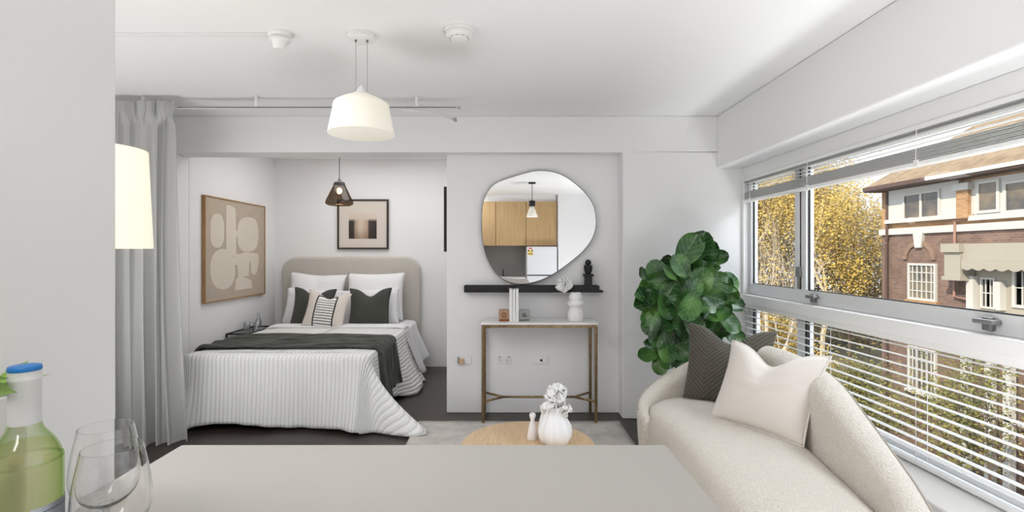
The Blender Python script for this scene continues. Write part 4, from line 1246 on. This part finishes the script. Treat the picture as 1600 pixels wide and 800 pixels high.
def bglass():
    m = mat('facade_glass', (.06,.055,.05,1), .08, spec=.8, var=(1.3,(.16,.12,.075,1),.42,.6)); return m
M['bglass'] = bglass()
FX = 17.0
def fp(x, y, X=FX):
    d = X*F/(x-VX); return (d, H+(VY-y)*d/F)
M['arch'] = brick_mat('arch_brick', (.24,.145,.10,1), (.18,.105,.075,1), (.22,.17,.13,1))
bd = thing('brick_building', 'brick apartment building with white bands and windows across the street', 'building', (FX+4,13,GZ))
base = Vector((FX+4,13,GZ))
YE = fp(1378,300)[0]; YN = 5.0
zb = fp(1376,363)[1]            # white band centre height ~2.3
ztop = 4.62
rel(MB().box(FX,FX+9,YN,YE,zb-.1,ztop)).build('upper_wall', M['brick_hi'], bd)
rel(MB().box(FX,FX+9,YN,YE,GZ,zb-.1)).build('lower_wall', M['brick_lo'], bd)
rel(MB().box(FX-.10,FX,YN,YE+.06,zb-.14,zb+.12)).build('string_course', M['bwhite'], bd)
rel(MB().box(FX-.10,FX,YN,YE+.06,zb-3.45,zb-3.25)).build('string_course', M['bwhite'], bd)
def rect(x0, x1, y0, y1):
    """px rect measured at its left edge; y0 top, y1 bottom"""
    ya, za = fp(x0, y0); yb, _ = fp(x1, y0); zb_ = fp(x0, y1)[1]
    return yb, ya, zb_, za
def bbox(name, r, x0, x1, m, parent=bd, bevel=0):
    y0, y1, z0, z1 = r
    return rel(MB().box(FX-x1, FX-x0, y0, y1, z0, z1)).build(name, m, parent, bevel=bevel)
def bwindow(r, cols, rows, fw_=.09, bar=.035, depth=.09):
    y0, y1, z0, z1 = r
    mb = MB().box(FX-depth,FX,y0+fw_,y1-fw_,z0,z0+fw_).box(FX-depth,FX,y0+fw_,y1-fw_,z1-fw_,z1).box(FX-depth,FX,y0,y0+fw_,z0,z1).box(FX-depth,FX,y1-fw_,y1,z0,z1)
    for k in range(1,cols): 
        y = y0+(y1-y0)*k/cols; mb.box(FX-depth+.02,FX-.002,y-bar/2,y+bar/2,z0+fw_,z1-fw_)
    for k in range(1,rows):
        z = z0+(z1-z0)*k/rows; mb.box(FX-depth+.025,FX-.004,y0+fw_,y1-fw_,z-bar/2,z+bar/2)
    o = rel(mb).build('window', M['bwhite'], bd)
    g = rel(MB().box(FX-.03,FX-.005,y0+fw_*.5,y1-fw_*.5,z0+fw_*.5,z1-fw_*.5)).build('pane', M['bglass'], o)
    return o
# upper left sunroom box
bbox('sunroom_front', rect(1391,1502,292,347), .0, .10, M['bwhite'])
r_ = rect(1416,1474,304,345); 
y0_, y1_, z0_, z1_ = r_
mbw = rel(MB().box(FX-.16,FX-.10,y0_,y0_+.08,z0_,z1_).box(FX-.16,FX-.10,y1_-.08,y1_,z0_,z1_).box(FX-.155,FX-.10,(y0_+y1_)/2-.05,(y0_+y1_)/2+.05,z0_+.08,z1_-.08).box(FX-.16,FX-.10,y0_+.08,y1_-.08,z0_,z0_+.08).box(FX-.16,FX-.10,y0_+.08,y1_-.08,z1_-.08,z1_)).build('window', M['bwhite'], bd)
rel(MB().box(FX-.12,FX-.101,y0_+.05,y1_-.05,z0_+.05,z1_-.05)).build('pane', M['bglass'], mbw)
bbox('sunroom_sill', rect(1389,1506,344,350), .0, .2, M['bwhite'])
bbox('pillar', rect(1503,1521,297,342), .0, .22, M['brick_hi'])
bbox('pillar_capital', rect(1500,1525,288,299), .0, .30, M['bwhite'])
# upper right window band
bbox('window_surround', rect(1521,1680,282,341), .0, .08, M['bwhite'])
for a, b in ((1531,1567),(1573,1640)):
    r_ = rect(a,b,284,334); y0_, y1_, z0_, z1_ = r_
    o_ = rel(MB().box(FX-.14,FX-.08,y0_,y0_+.1,z0_,z1_).box(FX-.14,FX-.08,y1_-.1,y1_,z0_,z1_).box(FX-.14,FX-.08,y0_+.1,y1_-.1,z0_,z0_+.1).box(FX-.14,FX-.08,y0_+.1,y1_-.1,z1_-.1,z1_)).build('window', M['bwhite'], bd)
    rel(MB().box(FX-.11,FX-.081,y0_+.05,y1_-.05,z0_+.05,z1_-.05)).build('pane', M['bglass'], o_)
bbox('window_sill', rect(1520,1680,337,345), .0, .18, M['bwhite'])
# eave, gutter, roof
zE = fp(1456,280, 16.3)[1]
rel(MB().box(16.25,FX,YN,YE+.1,zE-.10,zE-.02)).build('soffit', M['dkbrown'], bd)
rel(MB().box(16.20,16.32,YN,19.3,zE-.03,zE+.11)).build('gutter', M['bwhite'], bd)
rel(MB().box(16.20,16.30,19.3,YE+.1,zE-.05,zE+.12)).build('fascia', M['dkbrown'], bd)
rel(MB().add([(16.25,YN,zE+.1),(16.25,YE+.15,zE+.1),(21.5,YE+.15,zE+3.1),(21.5,YN,zE+3.1),(26.5,YE+.15,zE+.1),(26.5,YN,zE+.1)],[(0,1,2,3),(3,2,4,5),(0,3,5),(1,4,2)])).build('roof', M['rooftile'], bd)
# downpipes
def pxpts(L, X=FX-.12): return [(X,)+fp(x,y,X) for x, y in L]
rel(MB().tube(pxpts([(1386,300),(1386,372),(1385,378)]), .06, 8).tube([(FX-.12,fp(1385,378,FX-.12)[0],1.8),(FX-.12,fp(1385,378,FX-.12)[0],GZ)], .06, 8)).build('downpipe', M['dkbrown'], bd)
M['pinkpipe'] = mat('pink_pipe', (.30,.17,.13,1), .7)
rel(MB().tube(pxpts([(1522,336),(1515,341),(1492,346),(1491,463),(1512,468)]), .045, 8).tube([(FX-.12,fp(1512,468,FX-.12)[0],fp(1512,468,FX-.12)[1]),(FX-.12,fp(1512,468,FX-.12)[0],-2)],.045,8)).build('downpipe', M['pinkpipe'], bd)
# arch with keystone and multi-pane window
ac = fp(1437,411); rad = .80
arch = []
for k in range(17):
    a = PI*k/16; arch.append((ac[0]+rad*math.cos(a), ac[1]+.14+.78*math.sin(a)))
for k in range(17):
    a = PI - PI*k/16; arch.append((ac[0]+(rad-.20)*math.cos(a), ac[1]+.14+.60*math.sin(a)))
rel(MB().prism(arch, 'x', FX-.07, FX)).build('arch', M['arch'], bd)
k0 = fp(1438,362); 
rel(MB().prism([(k0[0]-.24,zb-.12),(k0[0]+.24,zb-.12),(k0[0]+.15,zb-.72),(k0[0]-.15,zb-.72)], 'x', FX-.12, FX)).build('keystone', M['bwhite'], bd)
win_r = rect(1421,1465,411,467)
bwindow(win_r, 6, 4)
bwindow((win_r[0],win_r[1],win_r[2]-3.75,win_r[3]-3.45), 6, 4)
bbox('window_sill', (win_r[0]-.1,win_r[1]+.1,win_r[2]-.12,win_r[2]), 0, .14, M['brick_hi'])
bbox('window_sill', (win_r[0]-.1,win_r[1]+.1,win_r[2]-3.87,win_r[2]-3.75), 0, .14, M['bwhite'])
# cream bay at right with scalloped awning
r_ = rect(1517,1760,381,421)
bbox('balcony_parapet', r_, 0, .45, M['bcream'])
r2 = rect(1495,1525,381,394); bbox('bracket_cap', r2, 0, .62, M['bcream'])
r2 = rect(1497,1523,394,434); bbox('bracket', r2, 0, .52, M['bcream'])
r2 = rect(1495,1525,431,437); bbox('bracket_foot', r2, 0, .58, M['bcream'])
yA, zA = fp(1528,409)
mb = MB(); y = yA
sc = []
while y > 6.0:
    for k in range(5):
        q = k/5; sc.append((y-.42*q, zA-.22-.08*math.sin(PI*q)))
    y -= .42
poly = [(yA,zA)] + sc + [(sc[-1][0], zA)]
mb.prism(poly, 'x', FX-.60, FX-.56)
mb.prism([(yA,zA),(sc[-1][0],zA),(sc[-1][0],zA+.05),(yA,zA+.05)], 'x', FX-.6, FX)
rel(mb).build('awning', M['bcream'], bd)
r2 = rect(1527,1760,420,490); bbox('loggia_wall', r2, 0, .03, M['bcream'])
r2 = rect(1520,1531,431,486); bbox('post', (r2[0],r2[1],r2[2],r2[3]), .03, .25, M['bwhite'])
bwindow((*rect(1535,1558,433,481)[:2], *rect(1535,1558,433,481)[2:]), 3, 2, .07)
r2 = rect(1563,1574,440,484); bbox('post', r2, .03, .25, M['bwhite'])
bwindow(rect(1585,1650,418,480), 4, 2, .10)
r2 = rect(1517,1760,484,497); bbox('balcony_slab', r2, 0, .5, M['bwhite'])
# lower porch
for a, b in ((1522,1531),(1560,1568),(1590,1600)):
    y_ = fp(a,500)[0]; rel(MB().box(FX-.5,FX-.3,y_-.25,y_,GZ,-1.2)).build('porch_post', M['bwhite'], bd)
rel(MB().box(FX-.5,FX-.4,YN,fp(1522,500)[0],-4.2,-4.05)).build('porch_rail', M['bwhite'], bd)
bwindow((13.3,14.8,-4.2,-2.2), 3, 2, .1)
bwindow((10.4,12.0,-4.2,-2.2), 3, 2, .1)

# ground outside
struct(MB().box(2.3,60,-25,70,GZ-.3,GZ).build('trim_7', mat('outside_ground', (.10,.095,.06,1), 1, var=(2,(.16,.12,.05,1),.4,.6))))

# ------------------------------------------------------------------ outside: trees
def leafcol(name, cols):
    m = mat(name, cols[0], .7); nt, b = nodes(m)
    tc = nt.nodes.new('ShaderNodeTexCoord')
    nz = nt.nodes.new('ShaderNodeTexNoise'); nz.inputs['Scale'].default_value = 2.4; nz.inputs['Detail'].default_value = 8; nz.inputs['Roughness'].default_value = .8
    nt.links.new(tc.outputs['Object'], nz.inputs['Vector'])
    n_ = len(cols); r = ramp(nt, [(.32+.36*i/(n_-1), c) for i, c in enumerate(cols)])
    nt.links.new(nz.outputs['Fac'], r.inputs['Fac']); nt.links.new(r.outputs['Color'], b.inputs['Base Color'])
    b.inputs['Subsurface Weight'].default_value = 0
    return m
M['lv_yellow'] = leafcol('autumn_yellow', [(.10,.07,.02,1),(.36,.24,.05,1),(.58,.41,.09,1),(.75,.60,.27,1)])
M['lv_ochre'] = leafcol('autumn_ochre', [(.06,.045,.022,1),(.22,.15,.055,1),(.42,.31,.13,1),(.60,.50,.28,1)])
M['lv_green'] = leafcol('yellow_green', [(.03,.035,.012,1),(.085,.09,.022,1),(.20,.18,.04,1),(.34,.28,.07,1)])
M['bark_pale'] = mat('pale_bark', (.50,.41,.30,1), .9)
M['bark_dark'] = mat('dark_bark', (.10,.07,.05,1), .9)
def branch_tree(mb, p, d, L, r, depth, rnd, tips, spread=.6, gravity=.0):
    n = 4; pts = [p]; rs = [r]; q = p.copy(); dd = d.copy()
    for k in range(n):
        dd = (dd + Vector((rnd.gauss(0,.12),rnd.gauss(0,.12),rnd.gauss(.02,.08)))).normalized()
        q = q + dd*(L/n); pts.append(q.copy()); rs.append(r*(1-.45*(k+1)/n))
        if depth <= 2: tips.append(q.copy())
    mb.tube(pts, rs, 5 if depth > 1 else 4, cap=False)
    if depth == 0: return
    for k in range(rnd.choice((3,3,4))):
        i = rnd.randint(2, n); a = Vector((rnd.gauss(0,1),rnd.gauss(0,1),rnd.gauss(.1,.6))).normalized()
        nd = (dd*(1-spread)+a*spread+Vector((0,0,.15))).normalized()
        branch_tree(mb, pts[i], nd, L*rnd.uniform(.6,.8), rs[i]*.68, depth-1, rnd, tips, spread)
def leaves(mb, tips, n, size, spread, rnd):
    for k in range(n):
        c = rnd.choice(tips) + Vector((rnd.gauss(0,spread),rnd.gauss(0,spread),rnd.gauss(0,spread)))
        a = Vector((rnd.gauss(0,1),rnd.gauss(0,1),rnd.gauss(0,1))).normalized(); b = a.orthogonal().normalized()
        s_ = size*rnd.uniform(.6,1.3)
        o = len(mb.v)
        mb.v += [tuple(c-a*s_), tuple(c+b*s_*.5), tuple(c+a*s_), tuple(c-b*s_*.5)]
        mb.f.append((o,o+1,o+2,o+3))
def quick(mb, name, m, parent):
    me = bpy.data.meshes.new(name); me.from_pydata(mb.v, [], mb.f); me.materials.append(m)
    o = bpy.data.objects.new(name, me); C.objects.link(o); o.parent = parent; return o
def tree(label, px, d, height, seed, lm, bm_, nl, lsize=.10, depth=4, r=.16, spread=.6, first=.30, lspread=.35, name='tree', z0=GZ, group='autumn trees outside', R=None):
    X = (px-VX)*d/F
    rnd = random.Random(seed)
    t = thing(name, label, 'tree' if name=='tree' else 'shrub', (X,d,z0), 0, group)
    mb = MB(); tips = []
    branch_tree(mb, Vector((0,0,0)), Vector((rnd.uniform(-.08,.08),rnd.uniform(-.08,.08),1)), height*first, r, depth, rnd, tips, spread)
    zmax = max(q.z for q in tips); k = height/zmax
    rr_ = sorted(math.hypot(q.x,q.y) for q in tips)[int(len(tips)*.9)]; kr = R/rr_ if R else 1.0
    mb.v = [(x*kr,y*kr,z*k) for x,y,z in mb.v]; tips = [Vector((q.x*kr,q.y*kr,q.z*k)) for q in tips]
    quick(mb, 'trunk', bm_, t)
    if nl:
        lb_ = MB(); leaves(lb_, tips, nl, lsize, lspread, rnd); quick(lb_, 'foliage', lm, t)
    return t
tree('pale bare-branched tree filling the narrow left window pane', 1205, 18, 12.0, 4, M['lv_yellow'], M['bark_pale'], 1500, .05, 5, .17, .60, .28, .4, R=1.7)
tree('dark-trunked yellow tree in the wide pane, left of the brick building', 1328, 27, 14, 9, M['lv_yellow'], M['bark_dark'], 9000, .065, 5, .28, .55, .30, .30, R=1.7)
tree('dense golden tree just right of the window mullion', 1282, 31, 15.5, 15, M['lv_yellow'], M['bark_pale'], 11000, .075, 5, .30, .6, .3, .4, R=2.5)
tree('tall ochre tree with bare twigs against the sky, touching brick building corner', 1356, 37, 15.0, 22, M['lv_ochre'], M['bark_dark'], 5000, .08, 5, .2, .6, .3, .4, R=1.6)
tree('golden tree far behind the pale bare tree, at left window edge', 1185, 34, 17, 31, M['lv_yellow'], M['bark_dark'], 24000, .095, 5, .25, .6, .3, .5, R=3.3)
tree('ochre tree behind the window mullion, deepest of the row', 1242, 39, 18, 38, M['lv_ochre'], M['bark_pale'], 22000, .10, 5, .25, .6, .3, .5, R=3.4)
tree('low yellow-green tree seen between the blind slats, right of sofa cushions', 1335, 17, 5.0, 44, M['lv_green'], M['bark_dark'], 9000, .05, 4, .10, .65, .3, .25, R=1.8)
tree('sparse young street tree in front of brick building, seen through blind slats', 1545, 12.5, 6.6, 51, M['lv_green'], M['bark_dark'], 1500, .055, 4, .08, .55, .34, .25, R=1.2)
tree('leafy small tree before the lower brick wall, seen through blind slats', 1462, 14.5, 5.4, 57, M['lv_green'], M['bark_dark'], 4500, .055, 4, .08, .6, .3, .3, R=1.3)
tree('low golden tree below the pale bare tree, behind the lower blind', 1225, 19, 6.2, 63, M['lv_yellow'], M['bark_dark'], 12000, .055, 4, .10, .65, .3, .35, R=2.0)
# backdrop woodland as uncountable foliage
rnd = random.Random(77); mb = MB(); tips = []
for k in range(900):
    y = rnd.uniform(44,52); px = rnd.uniform(1120,1410)
    top = 17.5 if px < 1300 else 13.0 - 1.0*(px-1300)/80
    tips.append(Vector(((px-VX)*y/F, y, GZ+top*rnd.random()**.9)))
leaves(mb, tips, 42000, .17, .8, rnd)
me = bpy.data.meshes.new('woodland_foliage'); me.from_pydata(mb.v, [], mb.f); me.materials.append(M['lv_ochre'])
o = bpy.data.objects.new('woodland_foliage', me); C.objects.link(o)
tag(o, 'mass of golden brown autumn foliage far behind the trees outside window', 'foliage', None, 'stuff')

# ------------------------------------------------------------------ lights, world
w = bpy.data.worlds.new('World'); S.world = w; w.use_nodes = True
nt = w.node_tree; bg = nt.nodes['Background']
tc = nt.nodes.new('ShaderNodeTexCoord'); sp = nt.nodes.new('ShaderNodeSeparateXYZ'); nt.links.new(tc.outputs['Generated'], sp.inputs[0])
r = ramp(nt, [(.0,(.80,.86,.93,1)),(.15,(.75,.85,.97,1)),(.6,(.42,.62,.92,1))]); nt.links.new(sp.outputs['Z'], r.inputs['Fac'])
nz = nt.nodes.new('ShaderNodeTexNoise'); nz.inputs['Scale'].default_value = 5; nz.inputs['Detail'].default_value = 6
nt.links.new(tc.outputs['Generated'], nz.inputs['Vector'])
cr_ = ramp(nt, [(.45,(0,0,0,1)),(.62,(1,1,1,1))]); nt.links.new(nz.outputs['Fac'], cr_.inputs['Fac'])
mx = nt.nodes.new('ShaderNodeMix'); mx.data_type='RGBA'; nt.links.new(cr_.outputs['Color'], mx.inputs[0]); nt.links.new(r.outputs['Color'], mx.inputs[6]); mx.inputs[7].default_value=(.95,.96,.97,1)
nt.links.new(mx.outputs[2], bg.inputs['Color']); bg.inputs['Strength'].default_value = 1.35

def lamp(kind, name, loc, rot, e, col=(1,1,1), **kw):
    l = bpy.data.lights.new(name, kind); l.energy = e; l.color = col
    for k, v in kw.items(): setattr(l, k, v)
    o = bpy.data.objects.new(name, l); C.objects.link(o); o.location = loc; o.rotation_euler = rot; return o
lamp('SUN', 'sun', (-10,-5,20), (0, math.radians(-52), math.radians(38)), 5.0, (1,.90,.74), angle=.01)
lamp('AREA', 'ceiling_fill_left', (-1.9,1.5,2.47), (0,0,0), 26, (.985,.99,1), shape='RECTANGLE', size=1.5, size_y=1.1)  # added fill under the ceiling, out of view; no fitting hangs there
lamp('AREA', 'ceiling_fill_kitchen', (-.60,-.3,2.47), (0,0,0), 9, (.985,.99,1), shape='RECTANGLE', size=.25, size_y=1.6)  # added narrow fill for the kitchen, kept outside the mirror's view
lamp('AREA', 'ceiling_fill_alcove', (-1.4,5.0,2.47), (0,0,0), 12, (.985,.99,1), shape='RECTANGLE', size=1.6, size_y=.9)  # added fill hidden behind the beam, brightens the bed alcove
lamp('AREA', 'sky_fill', (2.75,2.3,2.75), (0, math.radians(50), 0), 70, (.95,.975,1), shape='RECTANGLE', size=1.0, size_y=4.5)  # added area lamp outside above the window, boosts skylight into the room
lamp('AREA', 'ground_bounce_fill', (3.3,2.2,-.9), (0, math.radians(128), 0), 68, (.985,.99,1), shape='RECTANGLE', size=1.0, size_y=4.5)  # added lamp below the window, imitates light bouncing up to the ceiling
lamp('AREA', 'upward_fill_kitchen', (1.1,.70,.06), (PI,0,0), 34, (.985,.99,1), shape='RECTANGLE', size=.9, size_y=1.1)  # added upward fill to brighten the ceiling; no real lamp stands here
lamp('AREA', 'upward_fill_left', (-2.3,1.9,.06), (PI,0,0), 22, (.985,.99,1), shape='RECTANGLE', size=.9, size_y=1.2)  # added upward fill behind the near wall for left ceiling and curtain
lamp('POINT', 'alcove_pendant_bulb', (-1.665,5.0,1.93), (0,0,0), 3, (1,.75,.45), shadow_soft_size=.03)
lamp('POINT', 'floor_lamp_bulb', (-1.42,1.72,1.80), (0,0,0), 2.5, (1,.85,.6), shadow_soft_size=.05)

# ------------------------------------------------------------------ camera
cam = bpy.data.cameras.new('camera'); co = bpy.data.objects.new('camera', cam); C.objects.link(co)
co.location = (0,0,H); co.rotation_euler = (PI/2,0,0)
cam.sensor_width = 36; cam.lens = F/1600*36
cam.shift_x = 10/1600; cam.shift_y = -4/1600
cam.clip_start = .02; cam.clip_end = 300
S.camera = co
S.view_settings.view_transform = 'Standard'; S.view_settings.look = 'None'
S.view_settings.exposure = .34
S.cycles.max_bounces = 12; S.cycles.diffuse_bounces = 6; S.cycles.transparent_max_bounces = 16; S.cycles.transmission_bounces = 12
S.cycles.caustics_refractive = False; S.cycles.caustics_reflective = False
S.cycles.sample_clamp_indirect = 6
S.cycles.use_denoising = True
